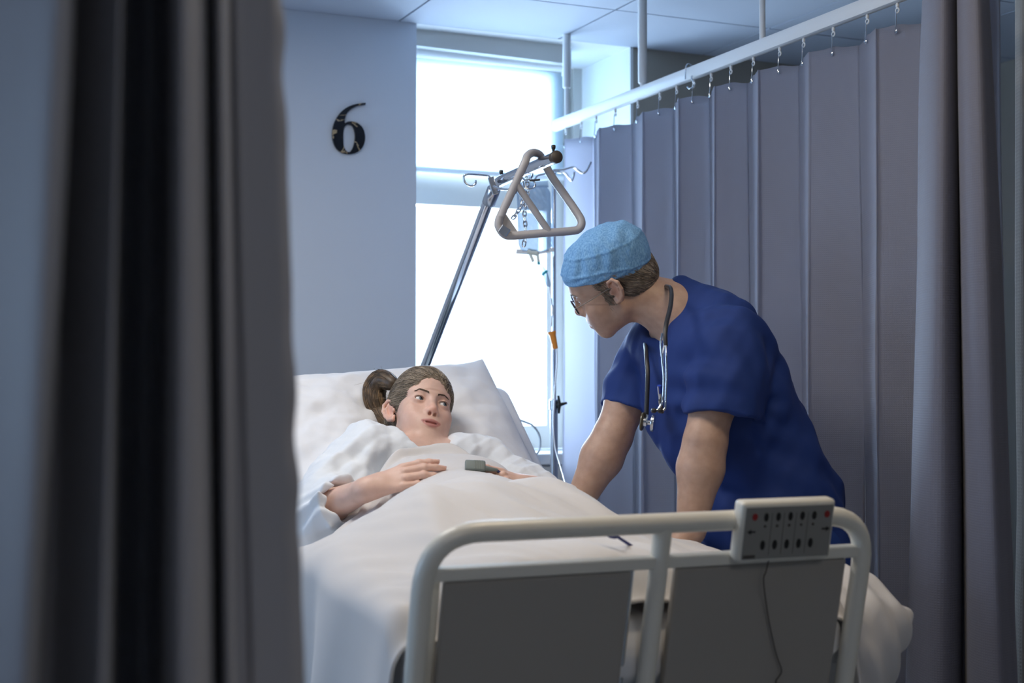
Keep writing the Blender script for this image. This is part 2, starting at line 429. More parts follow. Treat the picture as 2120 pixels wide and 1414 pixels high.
_c = Mat('grey_satin_curtain', (.29, .29, .32, 1), .5, Sheen_Weight=.15); _c.waffle(420, .15, .0006); M_CURT_L = _c.m
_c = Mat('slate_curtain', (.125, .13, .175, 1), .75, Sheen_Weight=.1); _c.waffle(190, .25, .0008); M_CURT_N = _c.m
_k = Mat('black_marble', (.01, .01, .014, 1), .12)
_w = _k.n('ShaderNodeTexNoise'); _w.inputs['Scale'].default_value = 14; _w.inputs['Detail'].default_value = 5; _w.inputs['Distortion'].default_value = .8
_k.l(_k.coord('Object'), _w.inputs['Vector']); _r = _k.n('ShaderNodeValToRGB'); _r.color_ramp.elements[0].position = .485; _r.color_ramp.elements[0].color = (.008, .010, .016, 1)
_r.color_ramp.elements[1].position = .5; _r.color_ramp.elements[1].color = (.55, .42, .25, 1); _e = _r.color_ramp.elements.new(.515); _e.color = (.008, .010, .016, 1)
_k.l(_w.outputs['Fac'], _r.inputs[0]); _k.l(_r.outputs[0], _k.b.inputs['Base Color']); M_MARBLE = _k.m
def emit(name, col, st):
    m = bpy.data.materials.new(name); m.use_nodes = True; b = m.node_tree.nodes['Principled BSDF']
    b.inputs['Base Color'].default_value = (.9, .9, .9, 1); b.inputs['Emission Color'].default_value = col; b.inputs['Emission Strength'].default_value = st
    return m
M_LAMP = emit('lamp_diffuser', (1.0, .90, .74, 1), 3.0)  # glowing panels of the added ceiling lamps
# ------------------------------------------------------------------ people: anatomy helpers
def head(F, R, t, sc, male=True, mouth_open=.002, eye_open=.0046):
    """face looks along local +y, person's right is +x, crown is +z; origin between the ears"""
    F.frame(R, t, sc); u = F.ell; c = F.cap
    w = 1.0 if male else .955
    u((0, -.010, .040), (.074*w, .090, .084), .0)
    u((0, .030, .040), (.064*w, .058, .066), .03)
    u((0, .030, -.022), (.060*w, .060, .062), .03)
    u((0, .036, -.062), (.046 if male else .040, .048, .036), .03)
    jr = .016 if male else .012; jx = .051*w if male else .0425
    for s in (-1, 1):
        c((s*jx, .006, -.050), (s*.018, .070, -.090), jr, jr*.9, .03)
        u((s*.044*w, .056, -.018), (.021, .020, .019), .03)          # cheek bone
        u((s*.038*(w if male else .88), .055, -.045), (.020, .022, .024), .03)          # cheek
        c((s*.046*w, .066, .034), (s*.013, .083, .030), .008 if male else .006, .008 if male else .006, .02)
    u((0, .074, -.092), (.021 if male else .018, .016, .014), .022)  # chin
    u((0, .070, -.052), (.031, .026, .027), .028)
    for s in (-1, 1): u((s*.033, .093, .010), (.018, .014, .0115), .016, 's')
    c((0, .083, .024), (0, .1015 if male else .099, -.014), .0068, .0085, .013)    # nose
    u((0, .1035 if male else .1005, -.020), (.0100, .0105, .0095), .010)
    for s in (-1, 1): u((s*(.0118 if male else .0108), .094, -.0255), (.0070 if male else .0064, .0100, .0076), .007)
    c((0, .090, -.036), (0, .099, -.028), .0045, .004, .008)
    for s in (-1, 1): u((s*.0064, .0990, -.0325), (.0040, .0068, .0056), .002, 's')
    # lids, then the opening
    for s in (-1, 1):
        u((s*.0325, .0735, .0105), (.0158, .0148, .0140), .007)
        c((s*.046, .078, .0135), (s*.0325, .0872, .0170), .0020, .0022, .003); c((s*.0325, .0872, .0170), (s*.020, .0835, .0125), .0022, .0018, .003)
        u((s*.0325, .0885, .0105), (.0128, .0130, eye_open), .0015, 's')
        u((s*.0325, .0735, .0105), .0122, .0005, 's')
    # lips along the dental arch, then the gap between them
    k = .92 if male else 1.0; dz = 0 if male else .0030
    ar = [(0, .0965), (.0050, .0963), (.0105, .0950), (.0185, .0910), (.0262*k, .0848)]
    for s in (-1, 1):
        F.chain([(s*x, y, z) for (x, y), z in zip(ar, (-.0508, -.0503, -.0515, -.0535, -.0556+dz))], [.0046, .0050, .0045, .0036, .0022], .004)
        F.chain([(s*x, y-.001, z) for (x, y), z in zip(ar, (-.0652, -.0650, -.0640, -.0612, -.0560+dz))], [.0064, .0064, .0060, .0046, .0022], .004)
        F.chain([(s*x, y+.0035, z) for (x, y), z in zip(ar, (-.0575, -.0573, -.0570, -.0564, -.0556+dz))], [m+mouth_open for m in (.0013, .0013, .0012, .0009, .0004)], .0012, 's')
    # ears
    a = math.radians(14)
    for s in (-1, 1):
        X = .0735*w
        rot = np.array([[math.cos(.42), -s*math.sin(.42), 0], [s*math.sin(.42), math.cos(.42), 0], [0, 0, 1]]) @ np.array([[1, 0, 0], [0, math.cos(a), -math.sin(a)], [0, math.sin(a), math.cos(a)]])
        e0 = np.array([s*X, -.004, .004])
        L = lambda y, z, x=0: e0 + rot @ np.array([s*x, y, z])
        F.ell(L(-.012, 0, .002), (.0050, .0155, .0270), .008, 'u', rot)
        F.ell(L(-.008, -.002, .0088), (.0060, .0098, .0165), .004, 's', rot)
        ring = [L(.006, .012, .004), L(.003, .025, .006), L(-.010, .0315, .007), L(-.023, .024, .009), L(-.0275, .007, .010), L(-.0235, -.010, .008), L(-.014, -.024, .005), L(-.003, -.0285, .003), L(.003, -.020, .002)]
        F.chain(ring, [.0032, .0036, .0040, .0040, .0038, .0036, .0052, .0062, .0035], .003)
        F.chain([L(-.009, .021, .005), L(-.0175, .010, .007), L(-.017, -.006, .006), L(-.011, -.016, .005)], [.0024, .003, .003, .0026], .004)
        F.ell(L(.005, -.004, .004), (.0040, .0045, .006), .004, 'u', rot)
    return F
def head_tint(R, t, sc, lip=(.86, .50, .52), w=1.0, warm=.12):
    def loc(P): return ((P-np.asarray(t))/sc) @ np.asarray(R)
    def f(V):
        L = loc(V); T = np.ones((len(V), 3))
        def sp(c, r, col, k=1.0):
            g = np.exp(-(((L-np.array(c))/np.array(r))**2).sum(1))[:, None]*k
            T[:] = T*(1-g)+T*np.array(col)*g
        for s in (-1, 1):
            sp((s*.042*w, .075, -.025), (.022, .03, .022), (1.03, .86, .82), warm*4)
            sp((s*.078*w, -.014, .004), (.012, .022, .034), (1.06, .80, .74), .8)
            sp((s*.032, .086, .008), (.018, .02, .011), (.88, .80, .80), .7)
        sp((0, .108, -.022), (.016, .02, .014), (1.05, .84, .80), .8)
        # lips: a band along the mouth
        x = np.clip(np.abs(L[:, 0]), 0, .03)
        zc = -.0575+(.0016 if w == 1.0 else .0034)*(x/.026)**2; up = .0092*(1-(x/.028)**2)+.0006; dn = .0125*(1-(x/.027)**2)+.0003
        sg = lambda q: 1/(1+np.exp(-np.clip(q/.0007, -30, 30)))
        m = sg(zc+up-L[:, 2])*sg(L[:, 2]-zc+dn)*sg(.0265-np.abs(L[:, 0]))*(L[:, 1] > .074)*(np.linalg.norm(L, axis=1) < .13)
        g = m[:, None]*.95
        T[:] = T*(1-g)+T*np.array(lip)*g
        return T
    return f
def face_loc(R, t, sc, p): return np.asarray(t)+sc*(np.asarray(R) @ np.asarray(p, float))
def eyes(R, t, sc, gaze, parent, iris=M_IRIS):
    for s in (-1, 1):
        c = face_loc(R, t, sc, (s*.0325, .0735, .0105)); g = nrm(gaze); r = .0119*sc
        prof = [(r*math.sin(a), -r*math.cos(a)) for a in np.linspace(.02, math.pi-.02, 18)]
        e = lathe('eye', prof, c, M_EYE, parent, g, 24)
        pr = [(.0059*sc*k, (math.sqrt(max(.0119**2-(.0059*k)**2, 0))+.00045)*sc) for k in (1.0, .8, .6, .4)]
        lathe('iris', [(q[0], q[1]) for q in pr], c, iris, e, g, 24)
        pp = [(.0026*sc*k, (math.sqrt(.0119**2-(.0026*k)**2)+.0009)*sc) for k in (1.0, .5, .05)]
        lathe('pupil', pp, c, M_PUPIL, e, g, 16)
def brows(F, R, t, sc, mat, parent, male, arch=.004, dens=70, seed=3):
    rng = np.random.RandomState(seed)
    for s in (-1, 1):
        P = []
        A = [(s*.0135, .10, .0272), (s*.024, .10, .0310), (s*.038, .095, .0322+arch*.5), (s*.051, .085, .0275+arch*.2)]
        ctr = spline(A, 20); m = len(ctr)
        for k in range(dens):
            i = int(rng.rand()**.9*(m-6)); f = i/(m-1); hw = .0036*(1-f*.8)
            b = ctr[i]+np.array([0, 0, rng.uniform(-1, 1)*hw]); e = ctr[min(i+5, m-1)]+np.array([s*.001, 0, rng.uniform(-.3, .9)*hw])
            seg = np.array([b+(e-b)*q for q in (0, .33, .66, 1)])
            W = np.array([face_loc(R, t, sc, q) for q in seg]); W = F.project(W, .0007*sc)
            P.append(tube_np(W, np.array([.0005, .0006, .0005, .0002])*sc, 4))
        from_polys('eyebrow', P, mat, parent)
def hand(F, W, D, N, sc=1.0, side=1, curl=(.25, .3, .35, .4), spread=.05, thumb=(.5, .35)):
    """W wrist point, D direction wrist->fingers, N back-of-hand normal; side=+1 puts the thumb on D x N"""
    D = nrm(D); N = nrm(np.asarray(N)-D*np.dot(N, D)); S = np.cross(D, N)*side
    F.frame(); P = lambda d, s, n: np.asarray(W)+sc*(D*d+S*s+N*n)
    F.cap(P(-.01, 0, 0), P(.03, 0, 0), .023*sc, .022*sc, .02)
    kn = [(.088, .027, .004), (.092, .009, .007), (.088, -.009, .005), (.079, -.026, .001)]
    for d, s, n in kn:
        F.cap(P(.018, s*.55, 0), P(d-.008, s, n-.003), .0135*sc, .0095*sc, .014)
    L = [(.042, .024, .020), (.046, .028, .021), (.043, .026, .021), (.033, .020, .019)]
    rad = [.0090, .0092, .0088, .0078]; tips = []
    for i, (d, s, n) in enumerate(kn):
        p = np.array(P(d, s, n)); ang = 0.0; dr0 = D+S*spread*(1.5-i)*.7
        pts = [p]; a = curl[i]
        for j, ln in enumerate(L[i]):
            ang += a*(.9, 1.0, .7)[j]
            v = nrm(dr0)*math.cos(ang)-N*math.sin(ang); p = p+v*ln*sc; pts.append(p)
        r = rad[i]*sc; F.chain(pts, [r*1.05, r*.98, r*.9, r*.74], .004)
        F.ell(pts[1], r*1.04, .004); tips.append((pts[-1], nrm(pts[-1]-pts[-2]), r*.74))
    b = P(.028, .022, -.006); m1 = b+sc*(D*.030*math.cos(thumb[0])+S*.034*math.sin(thumb[0])*1.2-N*.008)
    m2 = m1+sc*(D*.032+S*.012*math.sin(thumb[1])-N*.006); m3 = m2+sc*(D*.025-N*.008)
    F.chain([b, m1, m2, m3], np.array([.0145, .0120, .0105, .0080])*sc, .012)
    return tips, S
# ------------------------------------------------------------------ the room
CEIL, WALL_Y, WIN_Y = 2.433, 4.52, 4.92
RX0, RX1 = 1.657, 2.483            # window recess between these
X0, X1, Y0, Y1 = -2.6, 3.9, -2.4, WALL_Y
def struct(o): o['kind'] = 'structure'; return o
struct(box('floor', (X0-.2, Y0-.2, -.1), (X1+.2, 5.0, 0), M_FLOOR))
# ceiling: 0.6 m tiles with open joints under a dark slab
bm = bmesh.new(); g = .004
xs = [1.592+.6*k for k in range(-8, 6)]; ys = [4.09-.6*k for k in range(-1, 12)]
for a in xs:
    for b in ys:
        lo = (max(a+g, X0), max(b-.6+g, Y0), CEIL); hi = (min(a+.6-g, X1), min(b-g, WALL_Y-.002), CEIL+.02)
        if hi[0]-lo[0] > .03 and hi[1]-lo[1] > .03: add_box(bm, lo, hi)
o = bm_obj('ceiling', bm, M_TILE); struct(o)
struct(box('ceiling_slab', (X0-.2, Y0-.2, CEIL+.012), (X1+.2, 5.0, CEIL+.15), M_GRID))
struct(box('trim_1', (RX0, WALL_Y+.0, CEIL), (RX1, WIN_Y, CEIL+.03), M_REVEAL))
struct(box('wall_back_left', (X0-.2, WALL_Y, 0), (RX0, 5.0, CEIL+.012), M_WALL))
struct(box('wall_back_right', (RX1+.012, WALL_Y, 0), (X1+.2, 5.0, CEIL+.012), M_BEIGE))
struct(box('trim_2', (RX1, WALL_Y-.001, .94), (RX1+.012, WIN_Y+.08, CEIL+.012), M_REVEAL))
struct(box('wall_back_under_window', (RX0, WIN_Y+.01, 0), (RX1+.01, 5.0, .962), M_WALL))
struct(box('wall_right', (X1, Y0-.2, 0), (X1+.2, WALL_Y, CEIL+.012), M_BEIGE))
struct(box('wall_front', (X0-.2, Y0-.2, 0), (X1+.2, Y0, CEIL+.012), M_WALL))
bm = bmesh.new()                                           # left wall with a window opening added to let in fill light
for lo, hi in [((X0-.2, Y0, 0), (X0, 2.2, CEIL+.01)), ((X0-.2, 4.2, 0), (X0, WALL_Y, CEIL+.01)), ((X0-.2, 2.2, 0), (X0, 4.2, .85)), ((X0-.2, 2.2, 2.25), (X0, 4.2, CEIL+.01))]: add_box(bm, lo, hi)
struct(bm_obj('wall_left', bm, M_WALL))
w2 = thing('added_window', None, None, (X0-.1, 3.2, 1.55)); struct(w2)  # unseen window, added to bring fill light in from the left
bm = bmesh.new()
for y in (2.2, 2.85, 3.5, 4.16): add_box(bm, (X0-.13, y, .85), (X0-.07, y+.04, 2.25))
for z in (.85, 2.21): add_box(bm, (X0-.13, 2.2, z), (X0-.07, 4.2, z+.04))
bm_obj('window_frame', bm, M_FRAME, w2); box('pane', (X0-.103, 2.24, .89), (X0-.097, 4.16, 2.21), M_PANE, w2)
# the window behind the bed
w1 = thing('window_1', None, None, (2.05, WIN_Y, 1.7)); struct(w1)
bm = bmesh.new()
PX1, FX = 2.335, RX1
for lo, hi in [((RX0, WIN_Y, .965), (1.70, WIN_Y+.07, CEIL)), ((PX1, WIN_Y, .965), (2.40, WIN_Y+.07, CEIL)), ((2.40, WIN_Y+.02, .965), (2.447, WIN_Y+.07, CEIL)), ((2.447, WIN_Y-.01, .965), (RX1, WIN_Y+.07, CEIL)),
               ((1.70, WIN_Y, .965), (PX1, WIN_Y+.07, 1.05)), ((1.70, WIN_Y, 1.872), (PX1, WIN_Y+.07, 1.93)), ((1.70, WIN_Y+.012, 1.93), (PX1, WIN_Y+.07, 1.995)), ((1.70, WIN_Y, CEIL-.05), (PX1, WIN_Y+.07, CEIL))]: add_box(bm, lo, hi)
bm_obj('window_frame', bm, M_FRAME, w1)
box('pane', (1.69, WIN_Y+.03, 1.04), (PX1+.01, WIN_Y+.036, 1.88), M_PANE, w1)
box('pane', (1.69, WIN_Y+.03, 1.985), (PX1+.01, WIN_Y+.036, CEIL-.04), M_PANE, w1)
sill = box('window_sill', (RX0, WALL_Y-.03, .925), (RX1, WIN_Y+.01, .965), M_WHITE, w1, bevel=.005)
# trunking panel under the sill
d = thing('wall_duct', 'pale blue grey service duct under the window sill', 'duct', (2.07, 4.5, .45))
box('front_cover', (RX0+.02, WALL_Y-.012, .10), (RX1, WALL_Y+.06, .86), M_FRAME, d, bevel=.004)
box('cover_lid', (RX0+.02, WALL_Y-.018, .86), (RX1, WALL_Y+.3, .922), M_FRAME, d, bevel=.004)
# roller blind and its cassette
b = thing('roller_blind', 'white roller blind half drawn over the upper window pane', 'blind', (2.0, 4.8, 2.3))
a0 = at(866, 52, Y=4.585); a1 = at(866, 96, Y=4.585); b0 = at(1166, 83, Y=4.585); b1 = at(1166, 131, Y=4.585)
bm = bmesh.new(); vs = []
for yy in (4.585, 4.625):
    for X, z in ((RX0+.005, a0[2]), (RX0+.005, a1[2]+.003), (b1[0]+.03, b1[2]), (b1[0]+.03, b0[2])): vs.append(bm.verts.new((X, yy, z)))
for f in ((0, 1, 2, 3), (7, 6, 5, 4), (0, 4, 5, 1), (1, 5, 6, 2), (2, 6, 7, 3), (3, 7, 4, 0)): bm.faces.new([vs[i] for i in f])
bm_obj('cassette', bm, M_FRAME, b, bevel=.004)
tube('roller', [(RX0+.01, 4.66, CEIL-.05), (b1[0]+.05, 4.66, CEIL-.05)], .03, M_WHITE, b, 16)
box('bracket', (b1[0]+.045, 4.63, CEIL-.09), (b1[0]+.055, 4.69, CEIL), M_WHITE, b)
box('blind_cloth', (RX0+.01, WIN_Y-.030, 2.0), (2.392, WIN_Y-.027, CEIL-.03), M_BLIND, b)
box('bottom_bar', (RX0+.01, WIN_Y-.036, 1.988), (2.394, WIN_Y-.020, 2.006), M_WHITE, b, bevel=.003)
# bay number
sx, sz, cx, cz = .063/69*1.0, .168/104*1.0, 0, 0
c6 = at(720, 267, Y=WALL_Y)
def P6(px, py): p = at(px, py, Y=WALL_Y); return (p[0], p[2])
outer = [(755, 214), (738, 216), (722, 221), (708, 230), (697, 243), (690, 258), (687, 275), (688, 290), (693, 304), (702, 314), (714, 319), (727, 319), (739, 315), (748, 307), (753, 295), (754, 281), (750, 267), (742, 258), (731, 253), (719, 253), (712, 256), (713, 245), (717, 235), (726, 226), (740, 219), (755, 217)]
inner = [(722, 258), (728, 261), (732, 269), (734, 281), (733, 294), (730, 306), (725, 314), (720, 316), (714, 312), (710, 303), (709, 290), (709, 276), (711, 265), (716, 259)]
cu = bpy.data.curves.new('bay_number', 'CURVE'); cu.dimensions = '2D'; cu.fill_mode = 'BOTH'; cu.extrude = .004; cu.bevel_depth = .0006
for pl in (outer, inner):
    q = spline([P6(*p)+(0,) for p in pl], 4, True) if pl is inner else np.vstack([spline([P6(*p)+(0,) for p in pl[:-1]], 4), [P6(*pl[-1])+(0,)]])
    s = cu.splines.new('POLY'); s.points.add(len(q)-1)
    for p, v in zip(s.points, q): p.co = (v[0]-c6[0], v[1]-c6[2], 0, 1)
    s.use_cyclic_u = True
tmp = bpy.data.objects.new('tmp', cu); COL.objects.link(tmp); tmp.rotation_euler = (math.pi/2, 0, 0); tmp.location = (c6[0], WALL_Y-.0045, c6[2])
dg = bpy.context.evaluated_depsgraph_get(); me = bpy.data.meshes.new_from_object(tmp.evaluated_get(dg)); me.transform(tmp.matrix_basis); bpy.data.objects.remove(tmp)
me.materials.clear()
o = link('bay_number', me, M_MARBLE); tag(o, 'glossy black marbled numeral 6 fixed to the pale wall', 'number sign')
# ceiling lamps out of view, added for fill light
def lamp(name, lab, x, y, sx, sy, power, col):
    t = thing(name, lab, 'ceiling light', (x, y, CEIL))
    bm = bmesh.new()
    for lo, hi in [((x-sx/2-.03, y-sy/2-.03, CEIL-.02), (x+sx/2+.03, y-sy/2, CEIL-.001)), ((x-sx/2-.03, y+sy/2, CEIL-.02), (x+sx/2+.03, y+sy/2+.03, CEIL-.001)), ((x-sx/2-.03, y-sy/2, CEIL-.02), (x-sx/2, y+sy/2, CEIL-.001)), ((x+sx/2, y-sy/2, CEIL-.02), (x+sx/2+.03, y+sy/2, CEIL-.001))]: add_box(bm, lo, hi)
    bm_obj('lamp_frame', bm, M_WHITE, t)
    box('diffuser', (x-sx/2, y-sy/2, CEIL-.008), (x+sx/2, y+sy/2, CEIL-.001), M_LAMP, t)
    area('added_lamp_light', (x, y, CEIL-.03), (sx, sy), power, col, (0, 0, 0))
lamp('added_ceiling_lamp', 'square ceiling lamp added out of view above the bed for fill light', .55, 3.0, .55, .55, 13, (1, .97, .94))
lamp('added_ceiling_lamp', 'square ceiling lamp added out of view over the bed foot for warm fill light', 1.35, 2.0, .4, .4, 6.5, (1, .80, .54))
lamp('added_ceiling_lamp', 'square ceiling lamp added out of view over the walkway for fill light', .7, -.9, .6, .6, 12, (1, .95, .90))
# ------------------------------------------------------------------ curtain rail, hooks, curtains
RAILX, RAILZ = 2.19, 2.128
r = thing('curtain_rail', 'white curtain rail hung from the ceiling on slim rods', 'curtain rail', (RAILX, 3.4, RAILZ))
box('rail', (RAILX-.014, 1.2, RAILZ-.022), (RAILX+.014, 4.545, RAILZ+.018), M_WHITE, r, bevel=.008, smooth=True)
for px, lo in ((1174, .19), (1332, .28), (1582, .0)):
    t = (px-1060)/F_PX; q = (FWD[1]+RGT[1]*t)/(FWD[0]+RGT[0]*t); y = q*RAILX
    rod = tube('rod', [(RAILX, y, RAILZ+.01), (RAILX, y, CEIL)], .0085, M_WHITE, r, 14)
    lathe('sleeve', [(.0105, 0), (.0145, .004), (.0145, lo if lo else .10), (.017, (lo if lo else .1)+.002)], (RAILX, y, CEIL-(lo if lo else .10)), M_WHITE, rod)
def ypx(px, X=RAILX):
    t = (px-1060)/F_PX; return X*(FWD[1]+RGT[1]*t)/(FWD[0]+RGT[0]*t)
def curtain(name, path, ztop, zbot, mat, nz=60, seed=0, label=None, cat='curtain', wob=.004, flare=0.0, hem=.045, parent=None, ztopf=None, pucker=None, thick=.0012, per=6):
    """path: plan polyline (x, y) of the folded cloth"""
    P = spline([(a, b, 0) for a, b in path], per)
    S = np.concatenate([[0], np.cumsum(np.linalg.norm(np.diff(P, axis=0), axis=1))])
    T = np.gradient(P, axis=0); T /= np.linalg.norm(T, axis=1, keepdims=True)+1e-9; N = np.stack([-T[:, 1], T[:, 0], T[:, 2]*0], 1)
    c = P.mean(0); n = len(P); V = np.zeros((n, nz, 3)); UV = np.zeros((n, nz, 2))
    zz = 1-np.linspace(0, 1, nz)**1.0
    for k in range(nz):
        f = 1-zz[k]                                            # 0 top, 1 bottom
        zt = ztop if ztopf is None else ztopf(S, P)
        z = zt+(zbot-zt)*f
        Q = P.copy(); amp = .78+.30*sstep(0, .5, f)
        base = np.stack([np.convolve(np.pad(P[:, i], per*3, mode='edge'), np.ones(per*6+1)/(per*6+1), 'valid') for i in range(3)], 1)
        Q = base+(P-base)*amp
        Q += N*(wob*vnoise(S*6+seed, f*5+seed, seed)*(.3+f))[:, None]
        Q += (base-c)*flare*(f-.45)
        if pucker is not None: Q += N*pucker(S, f)[:, None]
        V[:, k, :] = Q; V[:, k, 2] = z; UV[:, k, 0] = S; UV[:, k, 1] = z
    o = mesh_np(name, V.reshape(-1, 3), grid_faces(n, nz), mat, parent, True, None, UV.reshape(-1, 2))
    m = o.modifiers.new('thickness', 'SOLIDIFY'); m.thickness = thick; m.offset = 0
    if label: tag(o, label, cat)
    return o, P, S
# partition curtain behind the doctor: panels between hooks, each turning back sharply at its edge
edges = [(1168, 0), (1232, 1), (1238, 0), (1313, 1), (1331, 0), (1400, 1), (1405, 0), (1472, 1), (1477, 0), (1556, 1), (1570, 0), (1664, 1), (1672, 0), (1790, 1), (1812, 0), (1920, 1), (1935, 0), (2060, 1), (2080, 0)]
path = []
for px, k in edges: path.append((RAILX+(.040 if k else -.040)+.004*math.sin(px), ypx(px, RAILX+(.040 if k else -.040))))
pp = [path[0]]
for i in range(1, len(path)):
    a, b = np.array(path[i-1]), np.array(path[i])
    if i % 2: pp += [tuple(a+(b-a)*.08+np.array([-.004, 0])), tuple(a+(b-a)*.5+np.array([.003, 0])), tuple(a+(b-a)*.93+np.array([.004, 0]))]
    pp.append(tuple(b))
hookY = [ypx(v) for v in (1172, 1204, 1235, 1275, 1322, 1368, 1403, 1438, 1475, 1516, 1563, 1618, 1668, 1730, 1801, 1864)]
def ztopf(S, P):
    z = np.full(len(S), 2.052); 
    for h in hookY: z = np.maximum(z, 2.052+.006*np.exp(-((P[:, 1]-h)/.02)**2))
    return z-.003*np.abs(np.sin(S*11))
cur, _, _ = curtain('partition_curtain', pp, 2.05, .12, M_CURT, 50, 3, 'long grey blue partition curtain hanging behind the doctor', wob=.006, ztopf=ztopf)
tube('stitched_hem', [(RAILX-.034, ypx(1480, 2.16)+.0, 1.985), (RAILX-.034, ypx(1482, 2.16), 1.985)], .0005, M_CURT, cur, 4)
hp = None
for i, y in enumerate(hookY):
    t = thing('curtain_hook', None, 'curtain hook', (RAILX, y, 2.09), 'hooks along the partition curtain rail')
    t['label'] = 'small wire hook and white glider holding up the partition curtain'
    if hp is None:
        g0 = lathe('glider', [(.0015, -.004), (.0040, -.002), (.0042, .004), (.0025, .010)], (RAILX, y, 2.098), M_WHITE, t, (0, 0, 1), 12)
        tube('ring', [(RAILX, y+.0055*math.cos(q), 2.088+.0055*math.sin(q)) for q in np.linspace(0, 2*np.pi, 14, endpoint=False)], .0020, M_WHITE, g0, 6, True)
        w0 = tube('wire', spline([(RAILX-.001, y+.002, 2.090), (RAILX-.004, y, 2.084), (RAILX-.005, y, 2.060), (RAILX-.007, y, 2.040), (RAILX+.001, y, 2.036)], 5), .0012, M_CHROME, t, 6)
        k0 = lathe('eyelet', [(.003, 0), (.0055, .0006), (.0055, .0016), (.003, .002)], (RAILX-.004, y, 2.038), M_CHROME, t, (-1, 0, 0), 14)
        hp = (y, g0, w0, k0)
    else:
        for q in hp[1:]:
            c = q.copy(); COL.objects.link(c); c.parent = t; c.location = Vector((-RAILX, -hp[0], -2.09))
            for e in q.children: d = e.copy(); COL.objects.link(d); d.parent = c
tube_o = tube('hanging_hook', spline([(RAILX-.02, ypx(1433), RAILZ-.02), (RAILX-.022, ypx(1436), RAILZ+.016), (RAILX, ypx(1430), RAILZ+.028), (RAILX+.016, ypx(1432), RAILZ+.01), (RAILX-.02, ypx(1446), RAILZ-.022), (RAILX-.018, ypx(1452), RAILZ-.045), (RAILX-.018, ypx(1441), RAILZ-.052), (RAILX-.018, ypx(1436), RAILZ-.044)], 8), .0022, M_STEEL)
tag(tube_o, 'loose S-shaped metal hook looped over the curtain rail', 'hook')
# darker curtain nearer the camera on the right
NX = 2.06
cols = [(1908, .02), (1925, -.02), (1950, -.035), (1975, -.02), (1998, .02), (2003, .045), (2008, -.01), (2030, -.03), (2062, -.02), (2085, .02), (2092, .035)]
path = [(NX+o, ypx(px-14, NX+o)) for px, o in cols]
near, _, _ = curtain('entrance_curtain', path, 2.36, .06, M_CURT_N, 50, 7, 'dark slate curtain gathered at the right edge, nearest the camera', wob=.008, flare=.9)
t = thing('curtain_track', 'white ceiling track carrying the dark slate curtain at right', 'curtain rail', (NX, 2.2, 2.4))
box('track', (NX-.012, 1.2, 2.372), (NX+.012, 2.9, 2.40), M_WHITE, t, bevel=.004)
for y in (1.4, 2.0, 2.7): tube('rod', [(NX, y, 2.395), (NX, y, CEIL)], .006, M_WHITE, t)
path = [(2.62+.03*math.sin(k*1.9), 1.6+.05*k) for k in range(24)]
back, _, _ = curtain('far_curtain', path, 2.36, .06, Mat('beige_cloth', (.46, .41, .35, 1), .85).waffle(110, .3, .001).m, 30, 9, 'beige curtain glimpsed past the right edge of the dark slate curtain', wob=.01)
t = thing('curtain_track', 'white ceiling track carrying the beige curtain', 'curtain rail', (2.62, 2.2, 2.4))
box('track', (2.608, 1.5, 2.372), (2.632, 2.9, 2.40), M_WHITE, t)
for y in (1.7, 2.6): tube('rod', [(2.62, y, 2.395), (2.62, y, CEIL)], .006, M_WHITE, t)
# grey curtain in the left foreground
cols = [(-190, 1.125), (-80, 1.10), (20, 1.068), (85, 1.045), (104, 1.05), (118, 1.10), (124, 1.19), (170, 1.16), (215, 1.10), (234, 1.09), (241, 1.12), (246, 1.27), (290, 1.33), (335, 1.31), (343, 1.20), (352, 1.15), (385, 1.14), (420, 1.19), (427, 1.27), (433, 1.29), (440, 1.22), (458, 1.20), (474, 1.22), (480, 1.29), (484, 1.33), (498, 1.325), (540, 1.34), (575, 1.355), (595, 1.375), (601, 1.385)]
path = [tuple(at(px+3, 600, D=d)[:2]) for px, d in cols]
E0 = None
def puck(S, f):
    e = S.max()-S
    return .0022*np.exp(-(e/.022)**2)*np.sin(f*150+2*np.sin(f*21))*(.5+.5*np.sin(f*37+1))+.003*vnoise(S*9, f*7, 5)*np.exp(-(e/.2)**2)
left, Pl, Sl = curtain('privacy_curtain', path, 2.36, .06, M_CURT_L, 220, 11, 'dark grey satin curtain with deep folds in the left foreground', wob=.006, flare=.90, pucker=puck)
t = thing('curtain_track', 'white ceiling track carrying the dark grey curtain at left', 'curtain rail', (.1, 1.2, 2.4))
pa, pb = np.array(path[0]), np.array(path[-1]); dd = (pb-pa)/np.linalg.norm(pb-pa)
q0, q1 = pa-dd*.3, pb+dd*.1
tube('track', [(q0[0], q0[1], 2.385), (q1[0], q1[1], 2.385)], .014, M_WHITE, t, 8)
for f in (.15, .85):
    q = q0+(q1-q0)*f; tube('rod', [(q[0], q[1], 2.395), (q[0], q[1], CEIL)], .006, M_WHITE, t)
# ------------------------------------------------------------------ hospital bed
BX, BH = 1.206, .43                       # bed centre line, half width
FTOP, FTILT = .987, .23
def FP(px, z, dy=0.0):
    """point of the sloping foot end that shows in pixel column px at height z"""
    y = 2.09+(FTOP-z)*FTILT+dy; t = (px-1060)/F_PX
    return np.array([y*(FWD[0]+RGT[0]*t)/(FWD[1]+RGT[1]*t), y, z])
def FX(x, z, dy=0.0): return np.array([x, 2.09+(FTOP-z)*FTILT+dy, z])
bed = thing('hospital_bed', 'cream metal hospital bed with tubular foot end and grey foot panels', 'bed', (BX, 3.0, 0))
XL, XR, XC = .786, 1.636, 1.212
tube('foot_rail', fillet([FX(XL, .42), FX(XL, FTOP-.018), FX(XR, FTOP-.018), FX(XR, .42)], .095, 10), .0175, M_CREAM, bed, 18)
tube('centre_post', [FX(XC, FTOP-.022), FX(XC, .42)], .0165, M_CREAM, bed, 16)
